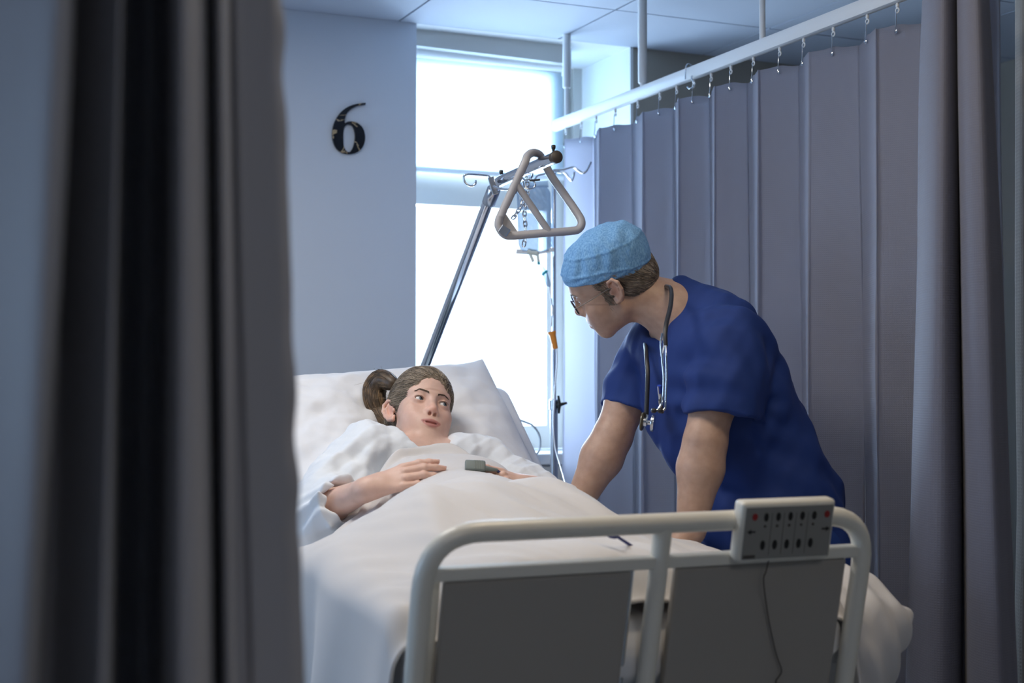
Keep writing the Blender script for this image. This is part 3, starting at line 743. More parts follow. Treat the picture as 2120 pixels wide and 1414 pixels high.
bm = bmesh.new()
tn = nrm([0, -FTILT, 1.0]); nn = nrm([0, -1, -FTILT]); RF = np.stack([[1, 0, 0], -nn, tn], 1)
o = FX((XL+XR)/2, .903); add_box(bm, (-(XR-XL)/2+.01, -.010, -.011), ((XR-XL)/2-.01, .010, .011), RF, o)
bm_obj('cross_bar', bm, M_CREAM, bed, bevel=.004)
for a, b in ((XL+.036, XC-.052), (XC+.034, XR-.036)):
    bm = bmesh.new(); add_box(bm, ((a-XC), -.009, -.43), (b-XC, .009, -.008), RF, FX(XC, .900, .004))
    bm_obj('foot_panel', bm, M_PANEL, bed, bevel=.006)
for s, x in ((-1, XL+.03), (1, XR-.03), (0, XC-.043)):
    bm = bmesh.new(); add_box(bm, (x-.010-XC, .014, -.45), (x+.010-XC, .03, -.012), RF, FX(XC, .900, .004)); bm_obj('panel_edge', bm, M_CREAM if s else M_STEEL, bed, bevel=.004)
for x in (BX-BH+.01, BX+BH-.01): box('side_beam', (x-.02, 2.26, .60), (x+.02, 4.0, .655), M_CREAM, bed, bevel=.006)
box('deck', (BX-BH+.03, 2.28, .63), (BX+BH-.03, 3.22, .662), M_PANEL, bed, bevel=.004)
Rb = np.stack([[1, 0, 0], nrm([0, .64, .54]), nrm([0, -.54, .64])], 1)
bm = bmesh.new(); add_box(bm, (-BH+.03, 0, -.03), (BH-.03, .72, 0), Rb, (BX, 3.21, .665)); bm_obj('backrest_panel', bm, M_PANEL, bed, bevel=.004)
box('base_frame', (BX-.30, 2.5, .17), (BX+.30, 3.8, .23), M_CREAM, bed, bevel=.01)
for x in (BX-.2, BX+.2):
    for y0, y1 in ((2.6, 3.0), (3.2, 3.6)):
        tube('scissor_leg', [(x, y0, .22), (x, y1, .64)], .022, M_CREAM, bed, 10)
for x in (BX-.36, BX+.36):
    for y in (2.45, 3.85):
        l = tube('leg', [(x*.6+BX*.4, y, .20), (x, y, .20), (x, y, .13)], .02, M_CREAM, bed, 10)
        lathe('caster', [(.012, -.022), (.058, -.02), (.064, 0), (.058, .02), (.012, .022)], (x, y, .064), M_DARK, l, (1, 0, 0), 20)
box('head_beam', (BX-BH, 3.93, .58), (BX+BH, 4.03, .66), M_CREAM, bed, bevel=.006)
# hand set on the foot rail
cp = thing('bed_control', 'grey keypad with black and two red buttons hooked over the bed foot rail', 'control panel', tuple(FP(1600, .94)))
TL, TR, BR, BL = (1519, 1041), (1707, 1038), (1689, 1151), (1495, 1156)
c0 = FX(0, .955); yb = 2.045; tl = .20
def KP(u, v, off=0.0):
    """u, v in 0..1 over the keypad face"""
    x = 1.385+.162*u+.0*v; z = 1.008-.114*v
    return np.array([x-.012*v*0, 2.036+(1.008-z)*tl-off, z])
nk = nrm([0, -1, -tl]); tk = nrm([0, -tl, 1]); RK = np.stack([[1, 0, 0], -nk, tk], 1)
px0 = FP(1507, .95)[0]; px1 = FP(1698, .95)[0]; KX0, KW = px0, px1-px0; KZ0, KH = 1.003, .108
def KP(u, v, off=0.0):
    z = KZ0-KH*v; return np.array([KX0+KW*u, 2.052+(KZ0-z)*tl, z])+nk*off
bm = bmesh.new(); add_box(bm, (-KW/2, -.0, -KH/2), (KW/2, .030, KH/2), RK, KP(.5, .5)); hs = bm_obj('housing', bm, M_CREAM, cp, bevel=.008, seg=3, smooth=True)
bm = bmesh.new(); add_box(bm, (-KW/2+.007, -.0012, -KH/2+.007), (KW/2-.007, .001, KH/2-.009), RK, KP(.5, .5)); bm_obj('key_membrane', bm, Mat('key_membrane', (.24, .235, .22, 1), .5).m, cp, bevel=.0)
M_RED = Mat('red_key', (.28, .015, .015, 1), .5).m; M_KEY = Mat('black_key', (.008, .008, .008, 1), .5).m; M_LED = Mat('small_lamp', (.07, .06, .055, 1), .4).m
def disc(name, u, v, ru, rv, mat, label=None):
    th = np.linspace(0, 2*np.pi, 16, endpoint=False); c = KP(u, v, .0016); V = [c+RK[:, 0]*ru*math.cos(a)+RK[:, 2]*rv*math.sin(a) for a in th]; W = [p+nk*.0012 for p in V]
    me = bpy.data.meshes.new(name); me.from_pydata([tuple(p) for p in V+W], [], [tuple(range(16, 32))]+[(k, (k+1) % 16, 16+(k+1) % 16, 16+k) for k in range(16)])
    q = link(name, me, mat, cp)
    if label: q['label'] = label
for u in (.13, .90): disc('button', u, .24, .0052, .0062, M_RED, 'round red button')
for k in range(5): disc('button', .25+k*.128, .25, .0042, .0075, M_KEY, 'black key of the upper row')
for k in range(5): disc('indicator', .245+k*.128, .395, .0022, .0024, M_LED)
for k in range(5): disc('button', .24+k*.128, .70, .0044, .0085, M_KEY, 'black key of the lower row')
for u, s in ((.11, -1), (.90, 1)):
    me = bpy.data.meshes.new('arrow'); c = KP(u, .48, .0020)
    me.from_pydata([tuple(c+RK[:, 0]*a+RK[:, 2]*b) for a, b in ((s*.009, 0), (s*.001, .0048), (s*.001, .0016), (-s*.008, .0012), (-s*.008, -.0012), (s*.001, -.0016), (s*.001, -.0048))], [], [tuple(range(7))]); link('arrow_mark', me, M_KEY, cp)
bm = bmesh.new(); add_box(bm, (-.012, -.0005, -.0028), (.012, .0005, .0028), RK, KP(.11, .88, .0014)); bm_obj('maker_mark', bm, M_LED, cp)
bm = bmesh.new()
for k in range(4): add_box(bm, (-.0003+KW*(k-1.5)*.128, -.0003, -.040), (.0003+KW*(k-1.5)*.128, .0003, .034), RK, KP(.505, .5, .0014))
bm_obj('key_lines', bm, M_LED, cp)
P = [KP(.36, .98, -.008), FP(1583, .878, -.028), FP(1578, .86, -.022), FP(1586, .80, -.014), FP(1594, .76, -.013), FP(1604, .72, -.013), FP(1614, .69, -.013), FP(1602, .67, -.013), FP(1617, .65, -.013), FP(1604, .63, -.013), FP(1622, .60, -.013), FP(1612, .50, -.013)]
tube('keypad_cable', spline(P, 8), .0013, M_LED, cp, 6)
for u in (.2, .8): tube('hook', spline([KP(u, .15, -.03), FX(KX0+KW*u, FTOP+.006, -.012), FX(KX0+KW*u, FTOP+.006, .012), FX(KX0+KW*u, FTOP-.02, .022)], 6), .004, M_CREAM, cp, 8)

# ------------------------------------------------------------------ mattress, pillow, blanket
def ipol(x, pts): return np.interp(x, [p[0] for p in pts], [p[1] for p in pts])
def smi(x, pts, w=.05): return (ipol(x-w, pts)+2*ipol(x-w*.5, pts)+2*ipol(x, pts)+2*ipol(x+w*.5, pts)+ipol(x+w, pts))/8
ZM = [(2.0, .80), (3.14, .80), (3.24, .835), (3.39, .945), (3.69, 1.20), (3.9, 1.38)]
def zmat(y): return smi(y, ZM, .05)
ys = np.concatenate([np.linspace(2.17, 3.05, 30), np.linspace(3.07, 3.71, 60)])
sec = []
for a in np.linspace(0, 2*np.pi, 48, endpoint=False):
    ca, sa = math.cos(a), math.sin(a); sec.append((math.copysign(abs(ca)**.14, ca)*BH, math.copysign(abs(sa)**.35, sa)))
sec = np.array(sec); V = []
for i, y in enumerate(ys):
    e = min((y-2.17)/.03, 1.0, (3.71-y)/.03); e = max(e, 0)**.5
    sl = (zmat(y+.01)-zmat(y-.01))/.02; n = nrm([0, -sl, 1])
    c = np.array([BX, y, zmat(y)])-n*.062
    for a, b in sec:
        w = 1-.012*(1-e)
        V.append(c+np.array([a*w, 0, 0])+n*(b*.062*(.55+.45*e)+.0022*vnoise(a*9, y*14, 3)*(b > 0)))
V = np.array(V); m = len(sec); N = len(ys); i, j = np.meshgrid(np.arange(N-1), np.arange(m), indexing='ij'); j2 = (j+1) % m
Q = np.stack([i*m+j, i*m+j2, (i+1)*m+j2, (i+1)*m+j], -1).reshape(-1, 4)
V = np.vstack([V, V[:m].mean(0), V[-m:].mean(0)]); k = np.arange(m); k2 = (k+1) % m
caps = np.vstack([np.stack([k2, k, k*0+N*m, k*0+N*m], -1), np.stack([(N-1)*m+k, (N-1)*m+k2, k*0+N*m+1, k*0+N*m+1], -1)])
o = from_polys('mattress', [(V, np.vstack([Q, caps]))], M_SHEET); tag(o, 'white sheeted mattress bent up at the backrest of the hospital bed', 'mattress')
# pillow: soft puffed case with drawn-out corners and a hollow where the head lies
def pillow():
    n, m = 90, 70; a = np.linspace(-1, 1, n)[:, None]; b = np.linspace(-1, 1, m)[None, :]
    A = a+0*b; B = b+0*a
    prof = np.sqrt(np.clip(1-np.abs(A)**2.6, 0, 1))*np.sqrt(np.clip(1-np.abs(B)**2.6, 0, 1))
    side = nrm([1, -.06, .03]); upd = nrm([-.02, .63, .56]); nor = np.cross(side, upd)
    ctr = np.array([1.195, 3.50, 1.065]); W, H = .365, .255
    pinch = 1-.05*(1-np.abs(B)**2)*np.abs(A)**6; pinch2 = 1-.06*(1-np.abs(A)**2)*np.abs(B)**6
    Vs = []
    hd = at(855, 860, D=3.70); q = hd-ctr; ha, hb = (q@side)/W, (q@upd)/H
    dent = np.exp(-(((A-ha)/.34)**2+((B-hb)/.62)**2))
    for s in (1, -1):
        t = (.085 if s > 0 else .05)*prof
        wr = .009*vnoise(A*5+B*2, B*6-A*3, 21)*prof+.005*vnoise(A*12+B*5, B*9-A*4, 5)*prof+.0025*vnoise(A*26, B*20+A*9, 15)*prof
        if s > 0: t = t*(1-.85*dent)+wr+.018*np.exp(-((A-.52)/.22)**2-((B-.25)/.6)**2)
        lift = .03*np.clip(A, 0, 1)**3*np.clip(B, 0, 1)**2-.035*np.clip(.25-A, 0, 1)*np.clip(B, 0, 1)**2
        p = ctr+side*(A*W*pinch2*(1+.02*np.clip(A, 0, 1)))[..., None]+upd*((B*H*pinch)+.02*np.clip(A, 0, 1)**5*(B > .8)+lift)[..., None]+nor*(s*t)[..., None]
        Vs.append(p.reshape(-1, 3))
    Fq = grid_faces(n, m)
    V = np.vstack(Vs); o = mesh_np('pillow', V, np.vstack([Fq, Fq[:, ::-1]+n*m]), M_SHEET)
    return o
pl = pillow(); tag(pl, 'big white pillow propped on the backrest behind the woman in bed', 'pillow')
sub = pl.modifiers.new('smooth', 'SMOOTH'); sub.iterations = 2
# blanket
TOPZ = [(2.05, .84), (2.16, .885), (2.25, .912), (2.4, .925), (2.52, .965), (2.62, 1.002), (2.71, 1.010), (2.80, .988), (2.88, .955), (2.97, .948), (3.06, 1.00), (3.15, 1.045), (3.22, 1.060), (3.4, 1.08)]
XCL = [(2.0, 1.15), (2.7, 1.14), (3.0, 1.18), (3.3, 1.215)]
WID = [(2.05, .26), (2.4, .27), (2.72, .30), (2.86, .26), (3.0, .20), (3.3, .19)]
YE = [(.60, 2.95), (.78, 2.98), (.90, 3.01), (.97, 3.06), (1.05, 3.135), (1.14, 3.19), (1.22, 3.205), (1.29, 3.175), (1.345, 3.09), (1.39, 2.99), (1.5, 2.95), (1.9, 2.92)]
def ztop(x, y):
    d = (x-smi(y, XCL, .1))/smi(y, WID, .1)
    return .835+(smi(y, TOPZ, .05)-.835)/(1+np.abs(d)**4)
def blanket():
    n, m = 230, 250
    u = np.linspace(-.43-.50, .43+.16, n)[:, None]; v = np.linspace(0, 1, m)[None, :]
    over = np.maximum(np.abs(u)-.40, 0); sg = np.sign(u); R = .045
    ang = np.minimum(over/R, math.pi/2); down = R*(1-np.cos(ang))+np.maximum(over-R*math.pi/2, 0); outw = R*np.sin(ang)
    x = BX+np.where(over > 0, sg*(.40+outw), u); ye = smi(x, YE, .03)
    y = 2.165+(ye-2.165)*v; x = x+0*y
    e = (ye-y)                                   # distance below the turned top edge
    z = ztop(x, y)-down
    z = z-.055*np.exp(-((y-2.165)/.03)**2)
    flat = np.clip(1-over/.05, 0, 1)
    # turned-down edge and curved folds following it over the chest
    ch = np.exp(-((x-1.20)/.20)**2)*flat
    z += ch*(.012*np.exp(-((e-.012)/.010)**2)-.008*np.exp(-((e-.036)/.010)**2)+.016*np.exp(-((e-.062-.03*np.sin(x*7))/.012)**2)-.012*np.exp(-((e-.088-.03*np.sin(x*7))/.012)**2)+.010*np.exp(-((e-.13+.02*np.sin(x*9))/.012)**2))
    # soft creases running off the knees and along the legs
    q = (x-1.14)*.9+(y-2.7)*.35
    z += flat*(.010*vnoise(q*15, (y-.5*x)*4, 2)+.0055*vnoise((x+.8*y)*22, (y-x)*5, 8)+.0028*vnoise(x*46+y*20, y*14, 4))
    z += flat*.010*np.exp(-((x-.98-.25*(y-2.6))/.035)**2)*sstep(2.3, 2.5, y)*sstep(3.0, 2.85, y)
    # hanging sides: gentle vertical folds
    h = np.clip(over/.25, 0, 1)
    x = x+sg*h*(.018*np.sin(y*21+1.3*np.sin(y*7))+.010*vnoise(y*13, over*4, 6)+.02)
    V = np.stack([x, y, z], -1).reshape(-1, 3)
    o = mesh_np('blanket', V, grid_faces(n, m)[:, ::-1], M_LINEN); md = o.modifiers.new('thickness', 'SOLIDIFY'); md.thickness = .006; md.offset = 1
    return o
bl = blanket(); tag(bl, 'cream white blanket drawn over the patient from feet to chest', 'blanket')
# thick corner of the bed cover bulging out past the right end of the foot rail
F = Field((1.60, 2.08, .50), (2.02, 2.75, .90), .004)
F.ell((1.68, 2.43, .735), (.115, .20, .130), .0); F.ell((1.75, 2.37, .69), (.10, .15, .135), .06)
F.ell((1.775, 2.35, .700), (.085, .13, .125), .05); F.cap((1.79, 2.33, .725), (1.866, 2.285, .742), .080, .026, .06)
F.ell((1.74, 2.37, .60), (.06, .12, .09), .06)
x, y, z = F._xyz(tuple(slice(0, q) for q in F.n))
F.d += (.0055*np.sin((x-1.6)*95+(z-.6)*28+3*np.sin((z-.6)*9))+.003*np.sin(y*60+z*20)).astype(np.float32)
co = F.obj('folded_corner', M_LINEN, bl, smooth_it=2)
# ------------------------------------------------------------------ lifting pole, grip, drip stand
lp = thing('lifting_pole', 'slanted chrome lifting pole rising from the head of the bed', 'lifting pole', (1.5, 4.0, .6))
J = at(1026, 383, X=1.5); B0 = at(880, 760, X=1.5); CAPP = at(1152, 325, X=1.5)
B1 = B0+(B0-J)/np.linalg.norm(B0-J)*.12
foot = np.array([1.5, min(B1[1]+.02, 4.02), .62])
tube('pole', fillet([foot, B1, J+np.array([0, 0, .006]), CAPP], .05, 8), .0148, M_CHROME, lp, 20)
ax = nrm(CAPP-J)
lathe('end_cap', [(.0152, -.012), (.0158, 0), (.0158, .003), (.013, .0055)], CAPP, M_BROWNCAP, lp, ax, 24)
for f, p in ((.955, CAPP), (.10, J)):
    q = J+(CAPP-J)*f; lathe('stop_peg', [(.0032, .010), (.0032, .021), (.0050, .024), (.0056, .031), (.004, .033)], q, M_DARK, lp, (0, 0, 1), 12)
lathe('swivel_collar', [(.0165, -.03), (.0185, -.028), (.0185, .02), (.0165, .022)], J+nrm(B0-J)*.035, M_STEEL, lp, nrm(J-B0), 20)
hk = tube('drip_hook', spline([at(1022, 381, D=3.76), at(1013, 366, D=3.76), at(1006, 363, D=3.75), at(985, 361, D=3.74), at(966, 361, D=3.73), at(960, 367, D=3.73), at(964, 379, D=3.73), at(975, 385, D=3.73), at(984, 381, D=3.73), at(985, 373, D=3.73)], 6), .0028, M_CHROME, lp, 8)
box('hook_bracket', (-.006, -.006, -.03), (.006, .006, .012), M_STEEL, lp, .002, basis(vdir(0, 0, 1), vdir(-.3, 1, 0)), at(1019, 378, D=3.755))
tube('brace_wire', spline([at(1022, 385, D=3.73), at(1036, 391, D=3.70), at(1052, 392, D=3.68), at(1066, 384, D=3.65)], 6), .0028, M_CHROME, lp, 8)
lathe('clamp_knob', [(.004, 0), (.012, .004), (.013, .016), (.006, .020)], at(1060, 378, X=1.5)+np.array([.0, .0, -.012]), M_STEEL, lp, vdir(.3, -1, .3), 14)
tg = thing('trapeze_grip', 'grey triangular hand grip hanging over the end of the lifting pole', 'hand grip', tuple(at(1110, 330, X=1.5)))
tri = [(1037, 446, 3.50), (1058, 400, 3.50), (1086, 338, 3.50), (1092, 323, 3.52), (1104, 316, 3.55), (1117, 321, 3.58), (1126, 335, 3.60), (1142, 365, 3.60), (1172, 408, 3.58), (1196, 443, 3.56), (1204, 460, 3.55), (1199, 473, 3.545), (1184, 478, 3.54), (1120, 483, 3.52), (1060, 488, 3.505), (1043, 484, 3.50), (1033, 469, 3.50), (1033, 458, 3.50)]
tube('grip_frame', spline([at(a, b, D=c) for a, b, c in tri], 6, True), .0104, M_GREYTUBE, tg, 14, True)
tube('strut', [at(1069, 381, D=3.50), at(1136, 479, D=3.523)], .0088, M_GREYTUBE, tg, 12)
pts = [at(1044, 438, D=3.503), at(1072, 480, D=3.506), at(1046, 484, D=3.503), at(1034, 462, D=3.502)]
bm = bmesh.new(); f0 = [bm.verts.new(p) for p in pts]; f1 = [bm.verts.new(np.array(p)+FWD*.012) for p in pts]
bm.faces.new(f0); bm.faces.new(f1[::-1])
for k in range(4): bm.faces.new((f0[k], f1[k], f1[(k+1) % 4], f0[(k+1) % 4]))
bm_obj('gusset', bm, M_GREYTUBE, tg)
bk = box('strap_buckle', (-.010, -.008, -.008), (.010, .008, .008), M_STEEL, tg, .002, basis(vdir(0, 0, 1), vdir(.55, .8, 0)), at(1044, 478, D=3.49))
# chain
def chain_links(path, name, parent, mat, ln=.0125, r=.0016):
    P = spline(path, 10); S = np.concatenate([[0], np.cumsum(np.linalg.norm(np.diff(P, axis=0), axis=1))]); k = int(S[-1]/ln); th = np.linspace(0, 2*np.pi, 14, endpoint=False)
    for i in range(k):
        c = np.array([np.interp((i+.5)*ln, S, P[:, q]) for q in range(3)]); d = np.array([np.interp((i+.9)*ln, S, P[:, q]) for q in range(3)])-np.array([np.interp((i+.1)*ln, S, P[:, q]) for q in range(3)]); d = nrm(d)
        s = nrm(np.cross(d, FWD)); s2 = np.cross(d, s); sd = nrm(s+s2*.45) if i % 2 else nrm(s2*.9+s*.45)
        L = np.array([c+d*math.copysign(abs(math.cos(a))**.7, math.cos(a))*ln*.72+sd*math.sin(a)*.0046 for a in th])
        tube(name, L, r, mat, parent, 6, True)
ch = thing('chain', 'steel link chain hanging from the lifting pole behind the grip', 'chain', tuple(at(1088, 372, X=1.5)))
chain_links([at(1090, 366, D=3.575), at(1092, 400, D=3.575), at(1086, 440, D=3.575), at(1088, 480, D=3.575), at(1083, 516, D=3.575)], 'chain_link', ch, M_STEEL)
chain_links([at(1088, 405, D=3.565), at(1080, 425, D=3.56), at(1069, 442, D=3.55), at(1058, 458, D=3.53)], 'chain_link', ch, M_STEEL)
tube('carabiner', spline([at(1092, 372, D=3.565), at(1083, 376, D=3.565), at(1086, 388, D=3.565), at(1100, 391, D=3.565), at(1108, 384, D=3.565), at(1103, 373, D=3.565)], 5, True), .0022, M_CHROME, ch, 8, True)
tube('chain_loop', spline([at(1090, 372, X=1.5)+np.array([.017*math.cos(a), 0, .017*math.sin(a)+.016]) for a in np.linspace(0, 2*np.pi, 12, endpoint=False)], 3, True), .002, M_CHROME, ch, 6, True)
tube('snap_lever', [at(1096, 374, D=3.56), at(1118, 372, D=3.555)], .0026, M_DARK, ch, 8)
# infusion stand
IX, IY = 1.972, 4.10; ID = IX*FWD[0]+IY*FWD[1]
iv = thing('infusion_stand', 'slim chrome infusion stand with hooks beside the bed head', 'infusion stand', (IX, IY, 0))
ztp = at(1145, 352, D=ID)[2]
zc = at(1146, 836, D=ID)[2]
tube('pole', [(IX, IY, .5), (IX, IY, ztp)], .0075, M_CHROME, iv, 16)
tube('lower_tube', [(IX, IY, .10), (IX, IY, zc)], .0125, M_STEEL, iv, 18)
kb = lathe('clamp_collar', [(.0128, -.02), (.0155, -.018), (.0155, .012), (.010, .016)], (IX, IY, zc), M_STEEL, iv, (0, 0, 1), 18)
K0 = at(1153, 838, D=ID-.01); kb = lathe('clamp_knob', [(.004, -.012), (.006, 0), (.010, .004), (.010, .012), (.004, .014)], K0, M_DARK, iv, vdir(1, 0, .2), 12)
for a, b in (((1158, 838), (1156, 819)), ((1158, 838), (1174, 834)), ((1158, 838), (1157, 856))): tube('knob_wing', [at(*a, D=ID-.02), at(*b, D=ID-.02)], np.array([.0065, .0035]), M_DARK, kb, 8)
for pts in ([(1145, 352), (1165, 351), (1187, 346), (1196, 352), (1207, 358), (1214, 354), (1219, 345), (1224, 335)], [(1145, 354), (1160, 357), (1170, 358), (1178, 368), (1184, 373), (1188, 362), (1189, 356)], [(1145, 354), (1126, 360), (1112, 364), (1105, 374), (1098, 372), (1098, 366)]):
    tube('hook', spline([at(a, b, D=ID-.004*k) for k, (a, b) in enumerate(pts)], 5), .0038, M_CHROME, iv, 8)
for k in range(5):
    a = k*2*math.pi/5+.5; q = (IX+.23*math.cos(a), IY+.23*math.sin(a)); l = tube('leg', [(IX, IY, .12), (IX+.12*math.cos(a), IY+.12*math.sin(a), .10), (q[0], q[1], .075)], .012, M_STEEL, iv, 10)
    lathe('caster', [(.006, -.012), (.03, -.011), (.033, 0), (.03, .011), (.006, .012)], (q[0], q[1], .033), M_DARK, l, (math.sin(a), -math.cos(a), 0), 16)
# infusion bag
bg = thing('infusion_bag', 'clear plastic infusion bag hanging behind the triangular grip', 'infusion bag', tuple(at(1105, 380, D=ID-.04)))
n, m = 30, 44; a = np.linspace(-1, 1, n)[:, None]; b = np.linspace(0, 1, m)[None, :]; Vs = []
for s in (-1, 1):
    wpx = 35*(.80+.2*sstep(0, .12, b))*(1-.12*sstep(.88, 1, b)); cx = 1104+5*b; cy = 384+136*b
    th = .020*np.sqrt(np.clip(1-np.abs(a)**2.4, 0, 1))*np.sqrt(np.clip(1-(np.abs(b-.55)/.55)**3, 0, 1))+.0035*vnoise(a*4+b*3, b*16-a*5, 4)*np.sqrt(np.clip(1-np.abs(a)**3, 0, 1))
    dd = ID-.04
    P = np.array([0, 0, CAM_Z])+dd*(FWD+RGT*((cx+wpx*a-1060)/F_PX)[..., None]+UPV*((707-cy+0*a)/F_PX)[..., None])+FWD*(s*th)[..., None]
    Vs.append(P.reshape(-1, 3))
Fq = grid_faces(n, m); mesh_np('bag', np.vstack(Vs), np.vstack([Fq, Fq[:, ::-1]+n*m]), M_BAG, bg)
D5 = ID-.045
bm = bmesh.new(); pts = [(1070, 378), (1134, 374), (1136, 388), (1069, 391)]; vs = [bm.verts.new(at(p[0], p[1], D=D5)) for p in pts]+[bm.verts.new(at(p[0], p[1], D=D5+.003)) for p in pts]
for f in ((0, 1, 2, 3), (7, 6, 5, 4), (0, 4, 5, 1), (1, 5, 6, 2), (2, 6, 7, 3), (3, 7, 4, 0)): bm.faces.new([vs[q] for q in f])
bm_obj('hanger_strip', bm, M_BAG, bg)
bm = bmesh.new(); pts = [(1070, 516), (1120, 520), (1146, 512), (1147, 521), (1110, 528), (1068, 525)]; vs = [bm.verts.new(at(p[0], p[1], D=D5-.002)) for p in pts]+[bm.verts.new(at(p[0], p[1], D=D5+.002)) for p in pts]
bm.faces.new(vs[:6]); bm.faces.new(vs[6:][::-1])
for q in range(6): bm.faces.new((vs[q], vs[6+q], vs[6+(q+1) % 6], vs[(q+1) % 6]))
bm_obj('seam_flap', bm, M_WHITE, bg)
M_PORT = Mat('milky_plastic', (.80, .82, .72, 1), .4).m
bm_ = tube('port_block', [at(1092, 520, D=D5), at(1112, 524, D=D5)], .010, M_PORT, bg, 10)
tube('port', [at(1096, 522, D=D5), at(1104, 542, D=D5)], .0050, M_PORT, bg, 10)
tube('port', [at(1112, 522, D=D5), at(1116, 548, D=D5)], .0050, M_PORT, bg, 10)
dc = thing('drip_chamber', 'clear drip chamber with teal collar under the infusion bag', 'drip chamber', tuple(at(1116, 546, D=D5)))
tube('spike_cap', [at(1113, 544, D=D5), at(1118, 545, D=D5)], .0062, M_TEAL, dc, 12)
tube('upper_chamber', [at(1116, 546, D=D5), at(1121, 553, D=D5), at(1127, 564, D=D5)], np.array([.004, .0075, .0095]), M_BAG, dc, 14)
tube('collar', [at(1126, 563, D=D5), at(1129, 567, D=D5)], .0118, M_TEAL, dc, 16)
tube('lower_chamber', [at(1128, 566, D=D5), at(1136, 590, D=D5), at(1138, 594, D=D5)], np.array([.0092, .0088, .003]), M_BAG, dc, 14)
tb = tube('infusion_line', spline([at(a, b, D=c) for a, b, c in [(1137, 592, D5), (1141, 620, D5), (1144, 640, D5), (1142, 665, D5-.01), (1140, 690, D5-.02), (1146, 705, D5-.03), (1152, 722, D5-.03), (1153, 750, D5-.03), (1150, 790, D5-.04), (1147, 840, D5-.05), (1146, 890, D5-.06), (1150, 930, D5-.10), (1160, 965, D5-.2), (1170, 1000, D5-.35), (1178, 1030, D5-.5)]], 8), .0022, Mat('drip_line', (.85, .88, .95, 1), .25).m, None, 8)
tag(tb, 'thin clear infusion line running down along the stand to the bed', 'tube')
rc = thing('roller_clamp', 'orange roller clamp on the infusion line', 'clamp', tuple(at(1146, 705, D=D5-.035)))
tube('clamp_body', [at(1143, 688, D=D5-.033), at(1150, 722, D=D5-.033)], np.array([.0115, .0085]), M_ORANGE, rc, 8)
tube('clamp_rim', [at(1142, 686, D=D5-.033), at(1143.5, 692, D=D5-.033)], .0135, M_ORANGE, rc, 10)
# loose cable lying on the sill
cb = tube('cable', spline([at(a, b, Y=c) for a, b, c in [(1070, 868, 4.35), (1088, 874, 4.40), (1104, 882, 4.44), (1116, 900, 4.46), (1118, 922, 4.47), (1108, 940, 4.475)]]+[(2.05, 4.60, .972), (2.15, 4.66, .9705), (2.28, 4.62, .9705), (2.40, 4.58, .9705), (2.44, 4.64, .9705), (2.30, 4.70, .9705)], 8), .0038, Mat('pale_cable', (.50, .54, .58, 1), .5).m)
tag(cb, 'pale grey cable looping from behind the mattress onto the window sill', 'cable')
# ------------------------------------------------------------------ the woman in the bed
wo = thing('person', 'woman lying in the bed under the blanket, face turned up to the doctor', 'person', (1.26, 3.3, .95))
HR = basis(vdir(.41, .42, .81), vdir(.07, .88, -.47)); HT = at(868, 864, D=3.60); HS = .985
NECK = at(868, 922, D=3.53)
SR, ER, WR = at(752, 940, D=3.42), at(652, 1062, D=3.28), at(762, 1012, D=3.13)
SL, EL, WL = np.array([1.385, 3.29, 1.005]), np.array([1.520, 3.10, .895]), at(1104, 1010, D=3.24)
TR_ = at(902, 966, D=3.15); TL_ = at(1034, 990, D=3.19)
def w_torso(F, g, k=.06):
    F.frame()
    F.ell((1.18, 2.83, .890), (.165+g, .13+g, .080+g), k, 'u')
    F.ell((1.19, 2.97, .900), (.130+g, .15+g, .080+g), k); F.ell((1.215, 3.13, .928), (.145+g, .14+g, .082+g), k)
    for s in (-1, 1): F.ell((1.215+s*.072, 3.10, .950), (.062+g, .062+g, .043+g), .04)
    F.cap(SR, SL, .050+g, .050+g, .05)
    F.cap(NECK+np.array([0, -.03, -.045]), SR+np.array([.02, 0, .01]), .045+g, .045+g, .04); F.cap(NECK+np.array([0, -.03, -.045]), SL+np.array([-.02, 0, .01]), .045+g, .045+g, .04)
F = Field((.82, 2.66, .76), (1.62, 3.58, 1.30), .0018)
w_torso(F, 0)
F.frame().cap(NECK, face_loc(HR, HT, HS, (0, -.028, -.055)), .052, .045, .025)
for S, E, W in ((SR, ER, WR), (SL, EL, WL)):
    m = E+(W-E)*.3; F.chain([S, E, m, W], [.046, .037, .038, .0245], .02)
HF = Field(HT-.17, HT+.17, .0022); head(HF, HR, HT, HS, False, .0012, .0050)     # kept for laying hair on
head(F, HR, HT, HS, False, .0012, .0050)
tips_r, Sr = hand(F, WR, TR_-WR, (-.30, -.62, .73), .96, -1, (.16, .22, .26, .32), .02, (.15, .2))
tips_l, Sl_ = hand(F, WL, TL_-WL, (.10, -.55, .83), .93, 1, (.10, 1.1, 1.15, 1.2), .04, (.2, .2))
ht = head_tint(HR, HT, HS, (.70, .42, .46), .955, .10)
def wt(V):
    T = ht(V)
    for tp, d, r in tips_r+tips_l:
        g = np.exp(-(((V-tp)/.012)**2).sum(1))[:, None]*.5; T = T*(1-g)+T*np.array([1.04, .84, .80])*g
    return T
F.obj('body', M_SKIN_W, wo, wt)
